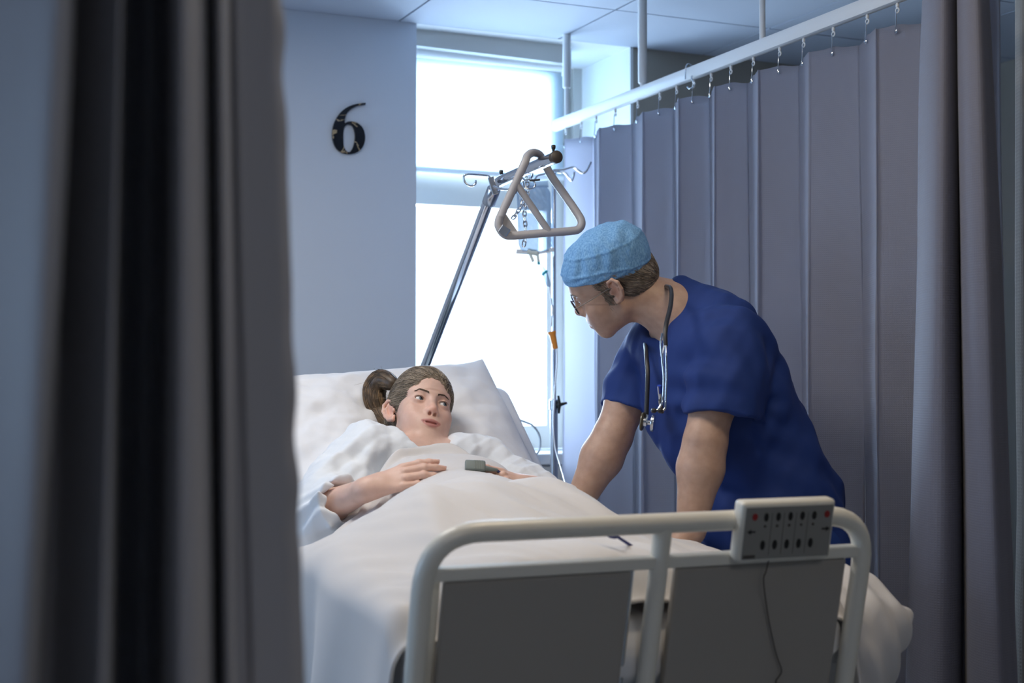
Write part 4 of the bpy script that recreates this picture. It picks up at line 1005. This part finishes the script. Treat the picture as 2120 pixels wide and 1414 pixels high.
# finger nails
for lst, nn in ((tips_r, np.array([-.30, -.62, .73])),):
    P = []
    for tp, d, r in lst:
        n = nrm(nn-d*np.dot(nn, d)); s = np.cross(d, n); th = np.linspace(0, 2*np.pi, 12, endpoint=False); c = tp+n*r*.90
        V = [c+d*.0058*math.cos(a)+s*.0042*math.sin(a)-n*.0016*math.sin(a)**2 for a in th]+[c+n*.0006]
        P.append((np.array(V), np.array([(k, (k+1) % 12, 12, 12) for k in range(12)])))
    from_polys('fingernails', P, Mat('nail', (.66, .42, .36, 1), .25).m, wo)
eyes(HR, HT, HS, vdir(.78, .34, .60), wo)
brows(HF, HR, HT, HS, M_BROW, wo, False, .003, 260, 5)
P = []                                                     # upper lashes
for s in (-1, 1):
    for q in np.linspace(0, 1, 22):
        x = .0215+q*.0235; z = .0105+.0052*math.sqrt(max(1-((x-.0325)/.0128)**2, 0)); y = .0868-.0045*((x-.0325)/.0128)**2
        a = np.array([s*x, y, z]); b = a+np.array([s*(q-.35)*.003, .0026, .0014]); P.append(tube_np(np.array([face_loc(HR, HT, HS, p) for p in (a, (a+b)/2+np.array([0, .0006, -.0004]), b)]), np.array([.0004, .0003, .00015]), 4))
from_polys('eyelashes', P, M_BROW, wo)
box('teeth', (-.015, .079, -.0585), (.015, .0945, -.0545), M_TEETH, wo, .002, HR*HS, HT)
# hair: combed-back cap, strands over it, knot and tail
HC = Field(HT-.20, HT+.20, .0026); HC.frame(HR, HT, HS)
HC.ell((0, -.014, .043), (.0790, .0960, .0905), .0); HC.ell((0, -.035, -.015), (.0750, .062, .062), .03); HC.ell((0, .020, .052), (.0725, .0680, .0780), .02)
HC.ell((0, .118, -.018), (.0600, .080, .1010), .010, 's'); HC.ell((0, .085, -.03), (.062, .062, .075), .012, 's')
for s in (-1, 1): HC.ell((s*.080, .018, -.052), (.040, .045, .048), .012, 's'); HC.ell((s*.082, -.006, -.014), (.020, .020, .030), .012, 's')
HC.cut((0, 0, -.085), (0, .25, -1), .01)
hair = HC.obj('hair', M_HAIR_W, wo, lambda V: np.full((len(V), 3), .8), smooth_it=2)
rng = np.random.RandomState(4); bun = face_loc(HR, HT, HS, (.030, -.095, .060))
HV = np.array([v.co for v in hair.data.vertices]); HV = HV[rng.choice(len(HV), 7500)]
HL = ((HV-HT)/HS) @ HR; HV = HV[(np.linalg.norm(HL-np.array([0, -.01, .03]), axis=1) > .07)]
A_, R_ = strands(HC, HV, lambda P: nrm_rows(bun-P), 9, .055, .0008, rng, (.0002, .0022), .12)
strand_mesh('hair_strands', A_, R_, M_HAIR_W, hair, rng, .45, 1.55)
P = []
for k in range(46):                                            # loose wisps
    a = rng.uniform(-1.9, 1.9); st = np.array([math.sin(a)*.076, -.02-.06*rng.rand(), .035+math.cos(a)*.092]); d = np.array([rng.uniform(.0, .03), -.03-.03*rng.rand(), .002+.010*rng.rand()]); bend = rng.normal(size=3)*.008
    c = np.array([st+d*t+bend*math.sin(t*3) for t in np.linspace(0, 1, 8)]); P.append([face_loc(HR, HT, HS, q) for q in c])
strand_mesh('hair_wisps', np.array(P), np.full(46, .00035), M_HAIR_W, hair, rng, .5, 1.2, 3)
tailp = [at(a, b, D=d) for a, b, d in ((812, 794, 3.66), (790, 786, 3.69), (776, 804, 3.70), (776, 830, 3.69), (788, 856, 3.68), (804, 880, 3.64), (808, 898, 3.58), (793, 899, 3.54), (775, 893, 3.51))]
trad = [.018, .026, .029, .027, .022, .019, .021, .022, .010]
BT = Field(np.min(tailp, 0)-.06, np.max(tailp, 0)+.06, .0026); tp = spline(tailp, 4); tr = np.interp(np.linspace(0, 1, len(tp)), np.linspace(0, 1, len(trad)), trad)
BT.chain(list(tp), list(tr), .004); tail = BT.obj('ponytail', M_HAIR_DK, wo, lambda V: np.full((len(V), 3), .6))
P = []
Tt = np.gradient(tp, axis=0); Tt /= np.linalg.norm(Tt, axis=1, keepdims=True)
for k in range(420):
    th = rng.uniform(0, 2*np.pi); tw = rng.uniform(-.5, .5); i0 = rng.randint(0, len(tp)-17); pts = []; rr = rng.uniform(.98, 1.07)
    for i in range(i0, i0+17):
        u = nrm(np.cross(Tt[i], FWD)); v = np.cross(Tt[i], u); t2 = th+tw*i*.12; pts.append(tp[i]+tr[i]*rr*(u*math.cos(t2)+v*math.sin(t2)))
    P.append(pts)
strand_mesh('hair_strands', np.array(P), rng.uniform(.0007, .0013, len(P)), M_HAIR_DK, tail, rng, .4, 1.9)
P = []
for k in range(22):
    i = rng.randint(1, 16); b = tp[i]; d = nrm(rng.normal(size=3)*.6-RGT*.5+UPV*.25); e = rng.normal(size=3)*.012
    P.append([b+d*(.02+.022*q)+e*q*q+Tt[i]*.03*q for q in np.linspace(0, 1, 7)])
strand_mesh('hair_wisps', np.array(P), np.full(22, .00035), M_HAIR_DK, tail, rng, .5, 1.3, 3)
# gown
def noise3(x, y, z, s, f, a):
    return a*(np.sin(f*(x*1.0+y*.7)+s)*np.sin(f*(z*1.1-x*.6)+s*2.1)+.5*np.sin(f*2.1*(y+z*.6)+s*1.7)*np.sin(f*1.9*(x-.4*y)+s*.6))
G = Field((.76, 2.78, .76), (1.66, 3.52, 1.20), .003)
w_torso(G, .012, .06)
mR = ER+(WR-ER)*.42; mL = EL+(WL-EL)*.35
T_ = Field((.76, 2.78, .76), (1.66, 3.52, 1.20), .003)
for S, E, W, f, rr in ((SR, ER, WR, .54, .066), (SL, EL, WL, .35, .060)):
    T_.d[:] = .25; d = nrm(W-E); c = E+(W-E)*f; dz = np.array([0, 0, -.008])
    T_.frame().chain([S, (S+E)/2+dz, E+dz*1.5, c+d*.05+dz], [rr*1.0, rr*1.08, rr*1.10, rr*.96], .04)
    T_.cut(c, d); T_.chain([c-d*.05+dz*.5, c+d*.05+dz*.5], [.040, .054], .004, 's')
    h_ = np.maximum(.03-np.abs(G.d-T_.d), 0)/.03; G.d = (np.minimum(G.d, T_.d)-h_*h_*.0075).astype(np.float32)
G.frame(HR, HT, HS)
G.frame().ell(NECK+np.array([.0, -.035, .035]), (.068, .075, .050), .02, 's')
G.cap(NECK, face_loc(HR, HT, HS, (0, .0, -.05)), .060, .085, .015, 's')
x, y, z = G._xyz(tuple(slice(0, q) for q in G.n))
dR = nrm(ER-SR); dF = nrm(mR-ER)
arm = np.exp(-((x-.95)/.13)**2)
G.d += noise3(x, y, z, .6, 42, .0045)+noise3(x, y, z, 2.6, 95, .0018)+arm*(.0055*np.sin(75*(x*dR[0]+y*dR[1]+z*dR[2])+9*np.sin(14*y+11*z))).astype(np.float32)
gown = G.obj('gown', M_GOWN, wo, smooth_it=2)
# let the blanket lie over the gown instead of sinking into it
K_ = Field((.90, 2.66, .78), (1.50, 3.40, 1.20), .005); w_torso(K_, .030, .06)
me = bl.data; nv = len(me.vertices); co_ = np.empty(nv*3, np.float32); me.vertices.foreach_get('co', co_); co_ = co_.reshape(-1, 3).astype(float)
near_b = (np.abs(co_[:, 0]-1.2) < .29) & (co_[:, 1] > 2.7) & (co_[:, 2] > .84); Pb = co_[near_b]+np.array(bl.location)
for _ in range(100):
    m_ = K_.val(Pb) < 0; Pb[m_, 2] += .0012
co_[near_b] = Pb-np.array(bl.location)
me.vertices.foreach_set('co', co_.astype(np.float32).ravel()); me.update()
# finger sensor
ox = thing('finger_sensor', 'grey green clip sensor on the finger of the woman in bed', 'pulse sensor', tuple(at(985, 968, D=3.19)))
c = at(984, 968, D=3.19); Rx = np.stack([nrm(vdir(1, -.06, -.1)), np.zeros(3), np.zeros(3)], 1); n_ = nrm(vdir(.05, .55, .83)-Rx[:, 0]*np.dot(vdir(.05, .55, .83), Rx[:, 0])); Rx[:, 2] = n_; Rx[:, 1] = np.cross(n_, Rx[:, 0])
bm = bmesh.new(); add_box(bm, (-.024, -.013, .001), (.022, .013, .014), Rx, c); bm_obj('upper_shell', bm, M_CLIP, ox, bevel=.004, seg=3, smooth=True)
bm = bmesh.new(); add_box(bm, (-.022, -.013, -.013), (.024, .013, -.002), Rx, c); bm_obj('lower_shell', bm, M_CLIP, ox, bevel=.004, seg=3, smooth=True)
bm = bmesh.new()
for k in range(4): add_box(bm, (-.004+k*.0055, -.011, .0132), (-.0015+k*.0055, .011, .0152), Rx, c)
bm_obj('grip_ribs', bm, M_CLIP, ox)
tube('strain_relief', [c+Rx@np.array([.018, -.004, .006]), c+Rx@np.array([.05, -.004, .001])], np.array([.007, .0035]), M_CLIP, ox, 10)
e0 = c+Rx@np.array([.046, -.004, .002])
tube('sensor_cable', spline([e0, at(1030, 975, D=3.20), at(1048, 988, D=3.20), at(1066, 1002, D=3.19), at(1085, 1016, D=3.18), at(1100, 1030, D=3.16)], 6), .0032, M_CORD, ox, 8)
lo = tube('cord_loop', spline([at(a, b, D=d) for a, b, d in ((1225, 1096, 2.57), (1246, 1104, 2.56), (1254, 1101, 2.54), (1268, 1104, 2.53), (1276, 1112, 2.53), (1264, 1111, 2.53), (1258, 1106, 2.535), (1272, 1108, 2.54), (1290, 1119, 2.56), (1310, 1132, 2.58))], 6), .0028, M_CORD)
tag(lo, 'small dark blue cord loop lying on the blanket near the foot rail', 'cord')
# ------------------------------------------------------------------ the doctor
dr = thing('person', 'doctor in dark blue scrubs and blue cap leaning over the bed', 'person', (1.95, 2.83, 0))
DR = basis(vdir(-.83, -.50, -.23), vdir(-.556, .784, .275)); DT = at(1267, 585, D=3.36); DS = 1.0
NK = np.array([1.740, 2.895, 1.350])
S1, E1, W1 = np.array([1.745, 2.735, 1.300]), np.array([1.668, 2.700, 1.075]), np.array([1.632, 2.705, .880])     # left arm, near
S2, E2, W2 = np.array([1.735, 3.075, 1.285]), np.array([1.633, 3.070, 1.075]), np.array([1.545, 3.090, .905])     # right arm, far
def d_torso(F, g, k=.07):
    F.frame()
    F.ell((1.955, 2.835, .90), (.105+g, .165+g, .12+g), k); F.ell((1.905, 2.845, 1.04), (.105+g, .160+g, .12+g), k)
    F.ell((1.825, 2.875, 1.185), (.120+g, .175+g, .13+g), k); F.ell((1.775, 2.895, 1.275), (.105+g, .170+g, .085+g), k)
    F.cap(S1+np.array([.02, .02, .0]), S2+np.array([.02, -.02, .0]), .062+g, .062+g, .06)
    F.cap(NK+np.array([.03, 0, -.02]), S1+np.array([.02, .05, .02]), .055+g, .048+g, .05); F.cap(NK+np.array([.03, 0, -.02]), S2+np.array([.02, -.05, .02]), .055+g, .048+g, .05)
F = Field((1.36, 2.58, .76), (2.14, 3.28, 1.62), .0024)
d_torso(F, 0)
F.frame().chain([NK+np.array([.03, -.0, -.03]), NK+np.array([-.025, .012, .030]), face_loc(DR, DT, DS, (0, -.028, -.052))], [.066, .060, .060], .035)
for S, E, W in ((S1, E1, W1), (S2, E2, W2)):
    fm = E+(W-E)*.28; d = nrm(W-E)
    F.chain([S, S+(E-S)*.55, E, fm, W], [.056, .052, .045, .050, .031], .02)
    F.ell(E+np.array([.012, 0, .0]), (.030, .032, .034), .02)
head(F, DR, DT, DS, True, .0016, .0040)
DF = Field(DT-.17, DT+.17, .0024); head(DF, DR, DT, DS, True, .0016, .0040)
hand(F, W1, np.array([-.10, .02, -.07]), (-.4, -.05, .9), 1.04, 1, (.25, .25, .28, .3), .12, (.6, .4))
hand(F, W2, np.array([-.09, .02, -.055]), (-.35, .0, .93), 1.04, -1, (.22, .22, .25, .3), .12, (.6, .4))
dt_ = head_tint(DR, DT, DS, (.92, .66, .64), 1.0, .14)
def mt(V):
    T = dt_(V)
    for E in (E1, E2):
        g = np.exp(-(((V-E-np.array([.045, 0, 0]))/np.array([.025, .035, .03]))**2).sum(1))[:, None]*.7; T = T*(1-g)+T*np.array([1.12, .78, .70])*g
    return T
F.obj('body', M_SKIN_M, dr, mt)
eyes(DR, DT, DS, nrm(face_loc(HR, HT, HS, (0, .08, .01))-DT), dr)
brows(DF, DR, DT, DS, M_BROW_M, dr, True, .001, 90, 8)
# short hair at the nape and temple
NH = Field(DT-.20, DT+.20, .0026); NH.frame(DR, DT, DS)
NH.ell((0, -.012, .040), (.0790, .0955, .088), .0); NH.ell((0, -.050, -.010), (.0660, .063, .056), .03)
NH.ell((0, .105, -.005), (.085, .090, .12), .012, 's')
for s in (-1, 1): NH.ell((s*.085, -.006, .000), (.030, .026, .038), .008, 's'); NH.ell((s*.085, .004, -.055), (.045, .034, .045), .010, 's')
NH.cut((0, 0, -.078), (0, .35, -1), .01)
NH.cut((0, 0, .062), (0, 0, 1), .01)
nh = NH.obj('hair', M_HAIR_M, dr, lambda V: np.full((len(V), 3), .75), smooth_it=2)
rng = np.random.RandomState(6)
HV = np.array([v.co for v in nh.data.vertices]); HV = HV[rng.choice(len(HV), 2600)]; HL = ((HV-DT)/DS) @ DR
HV = HV[np.linalg.norm((HL-np.array([0, -.01, .02]))/np.array([.078, .09, .08]), axis=1) > .85]
A_, R_ = strands(NH, HV, lambda P: np.tile(-DR[:, 2]*.75-DR[:, 1]*.75, (len(P), 1)), 6, .026, .0007, rng, (.0, .0020), .16)
strand_mesh('hair_strands', A_, R_, M_HAIR_M, nh, rng, .5, 1.6)
Q = np.array([face_loc(DR, DT, DS, (s*.07, rng.uniform(.004, .026), rng.uniform(-.032, .036))) for s in (-1, 1) for k in range(170)])
A_, R_ = strands(DF, Q, lambda P: np.tile(-DR[:, 2]-DR[:, 1]*.3, (len(P), 1)), 4, .014, .0006, rng, (.0, .0010), .15)
strand_mesh('sideburns', A_, R_, M_HAIR_M, nh, rng, .5, 1.5)
# cap
CF = Field(DT-.20, DT+.22, .0026); CF.frame(DR, DT, DS)
CF.ell((0, -.010, .042), (.0800, .0965, .0870), .0); CF.ell((0, .030, .040), (.0700, .0645, .0725), .03); CF.ell((0, -.060, .052), (.072, .064, .066), .03); CF.ell((0, -.030, .084), (.062, .072, .043), .03)
x, y, z = CF._xyz(tuple(slice(0, q) for q in CF.n))
ly = (x-DT[0])*DR[0, 1]+(y-DT[1])*DR[1, 1]+(z-DT[2])*DR[2, 1]; lz = (x-DT[0])*DR[0, 2]+(y-DT[1])*DR[1, 2]+(z-DT[2])*DR[2, 2]
CF.d = np.maximum(CF.d, np.minimum(.0585+.27*(ly-.085)-lz, .036+.50*ly-lz)).astype(np.float32)
x, y, z = CF._xyz(tuple(slice(0, q) for q in CF.n))
lx = (x-DT[0])*DR[0, 0]+(y-DT[1])*DR[1, 0]+(z-DT[2])*DR[2, 0]; ly = (x-DT[0])*DR[0, 1]+(y-DT[1])*DR[1, 1]+(z-DT[2])*DR[2, 1]; lz = (x-DT[0])*DR[0, 2]+(y-DT[1])*DR[1, 2]+(z-DT[2])*DR[2, 2]
seam = lz-.100-.22*ly; band = lz-.058-.27*ly-.18*np.minimum(ly, 0)
upm = 1/(1+np.exp(-(band)/.004))
ang = np.arctan2(lx, ly+.008)
CF.d += (-.0022*np.exp(-(seam/.0035)**2)-.0024*np.exp(-((band)/.0030)**2)+.0016*(1-upm)*0+upm*(.0016*np.sin(ang*16+lz*60)*np.exp(-((lz-.09)/.03)**2)+.0018*np.sin(lx*70+3*np.sin(ly*35))*np.sin(ly*55+lz*40)+.0012*np.sin(ly*120+lz*90+lx*40))+.0008*np.sin(lz*420)*(1-upm)).astype(np.float32)
cap_ = CF.obj('surgical_cap', M_CAP, dr, smooth_it=1)
for s in (-1, 1):
    pass
# scrub top
G = Field((1.45, 2.50, .70), (2.22, 3.34, 1.56), .0034)
d_torso(G, .018, .08)
G.frame().ell((1.795, 2.895, 1.345), (.070, .13, .070), .05); G.ell((1.90, 2.84, .90), (.155, .185, .14), .08); G.ell((1.80, 2.885, 1.13), (.135, .180, .15), .08)
G.ell((2.00, 2.82, .80), (.115, .185, .10), .06)
T_ = Field((1.45, 2.50, .70), (2.22, 3.34, 1.56), .0034)
for S, E, q, rr in ((S1, E1, .74, .082), (S2, E2, .66, .077)):
    T_.d[:] = .25; s_ = -1 if S is S1 else 1
    T_.chain([S+np.array([.015, 0, .0]), S+(E-S)*.45+np.array([.022, s_*.004, 0]), S+(E-S)*1.0+np.array([.034, s_*.006, 0])], [rr*.97, rr, rr*1.02], .05)
    T_.ell(S+(E-S)*.62+np.array([.075, 0, 0]), (.055, .045, .085), .05)
    d = nrm(E-S+np.array([.03, 0, 0])); c = S+(E-S)*q; T_.cut(c, d)
    T_.chain([c-d*.04+np.array([.028, s_*.005, 0]), c+d*.05+np.array([.034, s_*.006, 0])], [.062, .070], .004, 's')
    h_ = np.maximum(.010-np.abs(G.d-T_.d), 0)/.010; G.d = (np.minimum(G.d, T_.d)-h_*h_*.0025).astype(np.float32)
# neck opening: V in front, round behind
VN = face_loc(DR, DT, DS, (0, -.03, -.06))
G.frame().cap(at(1408, 604, D=3.36), at(1470, 640, D=3.32), .028, .035, .05); G.cap(at(1408, 604, D=3.36), at(1400, 612, D=3.46), .028, .03, .04)
pn = vdir(-.90, .42, .10); p0 = at(1338, 628, D=3.33)
G.cap(p0+pn*.090, p0+pn*.24, .092, .13, .006, 's')
G.cap(NK+(VN-NK)*.55, VN, .072, .080, .006, 's')
G.ell(at(1344, 694, D=3.30), (.035, .040, .045), .02, 's')
G.cut((2.0, 2.8, .735), (0, 0, -1))
x, y, z = G._xyz(tuple(slice(0, k) for k in G.n))
lower = 1/(1+np.exp((z-1.06)/.05)); fold = 0
for A0, ys_ in ((S1+np.array([.02, 0, -.135]), S1[1]), (S2+np.array([.02, 0, -.13]), S2[1])):          # creases fanning out from the armpits
    th = np.arctan2(z-A0[2], x-A0[0]); rr_ = np.sqrt((x-A0[0])**2+(z-A0[2])**2)
    fold = fold+(.0065 if A0[1] < 2.9 else .0022)*np.sin(th*11+6*rr_+np.sin(25*rr_))*np.exp(-((rr_-.13)/.06)**2)*np.exp(-((y-ys_)/.10)**2)*sstep(.14, .06, x-A0[0])
G.d += (noise3(x, y, z, 1.3, 24, .0040)+noise3(x, y, z, .2, 50, .0016)
        + .0085*np.sin(42*(z*.8+x*.9)+5*np.sin(9*y+5*z))*np.exp(-((y-S1[1])/.10)**2)*np.exp(-((x-1.80)/.10)**2)
        + fold+ .0065*lower*np.sin(40*(y*.5+x*.9+z*.75)+3*np.sin(12*z))).astype(np.float32)
top = G.obj('scrub_top', M_SCRUB, dr, smooth_it=2)
# neckline band
A = NK+np.array([-.010, .005, -.005])
pk = thing  # (kept short)
pocket = []
# trousers and shoes
H = Field((1.80, 2.58, .06), (2.20, 3.10, 1.0), .006)
H.ell((1.965, 2.835, .84), (.125, .180, .12), .0)
for y0 in (2.73, 2.94): H.chain([(1.97, y0, .80), (1.985, y0-.005, .48), (2.0, y0-.01, .09)], [.100, .078, .072], .04)
H.cut((0, 0, .075), (0, 0, -1))
x, y, z = H._xyz(tuple(slice(0, k) for k in H.n)); H.d += noise3(x, y, z, 2.2, 28, .004).astype(np.float32)
H.obj('trousers', M_SCRUB_IN, dr, smooth_it=2)
for y0 in (2.72, 2.93):
    K = Field((1.72, y0-.07, 0.0), (2.12, y0+.07, .14), .005); K.ell((1.93, y0, .032), (.125, .046, .034), .0); K.ell((2.0, y0, .055), (.055, .042, .050), .03); K.cut((0, 0, .006), (0, 0, -1)); K.obj('shoe', M_WHITE, dr)
# glasses
gl = thing('glasses', 'thin dark round glasses worn by the doctor', 'glasses', tuple(face_loc(DR, DT, DS, (0, .10, .008))))
fr = []
for s in (-1, 1):
    c = np.array([s*.0335, .1010, .0045]); rim = [face_loc(DR, DT, DS, c+np.array([s*.0215*math.cos(a), -.003*math.cos(a), .0175*math.sin(a)])) for a in np.linspace(0, 2*np.pi, 28, endpoint=False)]
    tube('rim', rim, .0014, M_DARK, gl, 8, True)
    me = bpy.data.meshes.new('lens'); me.from_pydata([tuple(p) for p in rim], [], [tuple(range(28))]); link('lens', me, M_LENS, gl)
    tube('temple_arm', [face_loc(DR, DT, DS, p) for p in [(s*.055, .098, .009), (s*.066, .090, .010), (s*.0735, .045, .012), (s*.0765, .008, .014), (s*.0775, -.004, .012), (s*.077, -.014, .0)]], .0011, Mat('temple_horn', (.22, .19, .16, 1), .3).m, gl, 8)
tube('bridge', [face_loc(DR, DT, DS, p) for p in spline([(-.0125, .1035, .006), (0, .107, .010), (.0125, .1035, .006)], 6)], .0013, M_DARK, gl, 8)
# stethoscope
st = thing('stethoscope', 'dark stethoscope hanging round the neck of the doctor', 'stethoscope', tuple(NK))
D1 = 3.13
near_ = [at(a, b, D=d) for a, b, d in ((1384, 594, 3.27), (1390, 606, 3.22), (1388, 634, 3.17), (1380, 668, 3.12), (1377, 692, 3.10), (1378, 716, 3.09))]
far_ = [at(a, b, D=d) for a, b, d in ((1352, 640, 3.52), (1338, 690, 3.42), (1338, 730, 3.31), (1341, 770, 3.27), (1340, 815, 3.26), (1338, 862, 3.26))]
tube('tubing', spline([far_[-1], far_[-2], far_[-3], far_[-4], far_[-5], at(1366, 604, D=3.42), near_[0], near_[1], near_[2], near_[3], near_[4], near_[5]], 8), .0052, M_RUBBER, st, 12)
for dx in (-3, 3):
    tube('ear_tube', spline([at(1377+dx*.4, 712, D=3.09), at(1375+dx*1.4, 740, D=3.085), at(1377+dx, 780, D=3.08), at(1375+dx, 826, D=3.075), at(1371+dx*2, 845, D=3.07), at(1364+dx*2, 850, D=3.068)], 6), .0026, M_CHROME, st, 10)
    lathe('ear_tip', [(.003, -.004), (.0058, 0), (.005, .006), (.002, .008)], at(1362+dx*2.2, 850, D=3.068), M_DARK, st, vdir(-1, -.1, .2), 12)
tube('spring_bridge', spline([at(1371, 690, D=3.085), at(1368, 712, D=3.08), at(1370, 738, D=3.078)], 5), .0022, M_CHROME, st, 8)
c = at(1338, 874, D=3.255)
cp_ = lathe('chest_piece', [(.004, -.010), (.0105, -.009), (.0105, .001), (.006, .004), (.006, .010), (.019, .012), (.0205, .015), (.019, .019), (.004, .019)], c, M_STEEL, st, vdir(1, -.12, .25), 24)
lathe('diaphragm_rim', [(.012, -.013), (.0205, -.012), (.0215, -.009), (.019, -.006), (.010, -.006)], c, Mat('olive_rim', (.10, .085, .05, 1), .35).m, st, vdir(1, -.12, .25), 24)
tube('stem', [at(1339, 858, D=3.257), c], .0042, M_STEEL, st, 10)
# pens in the breast pocket
for k, (px, py, mt_) in enumerate(((1366, 806, M_PEN), (1368, 836, M_DARK))):
    p = thing('pen', 'blue capped pen clipped to the breast pocket of the scrubs' if k == 0 else 'dark pen beside the blue capped pen on the breast pocket', 'pen', tuple(at(px, py, D=3.09)))
    a = at(px-1, py-6, D=3.08); b = at(px+3, py+40-22*k, D=3.10)
    tube('barrel', [a, b], .0038, M_STEEL if k == 0 else M_DARK, p, 10); tube('pen_cap', [a-(b-a)*.04, a+(b-a)*.3], .0047, mt_, p, 10)
    tube('clip', [a+np.array([-.005, -.003, 0]), a+(b-a)*.4+np.array([-.005, -.003, 0])], .0011, M_CHROME, p, 6)
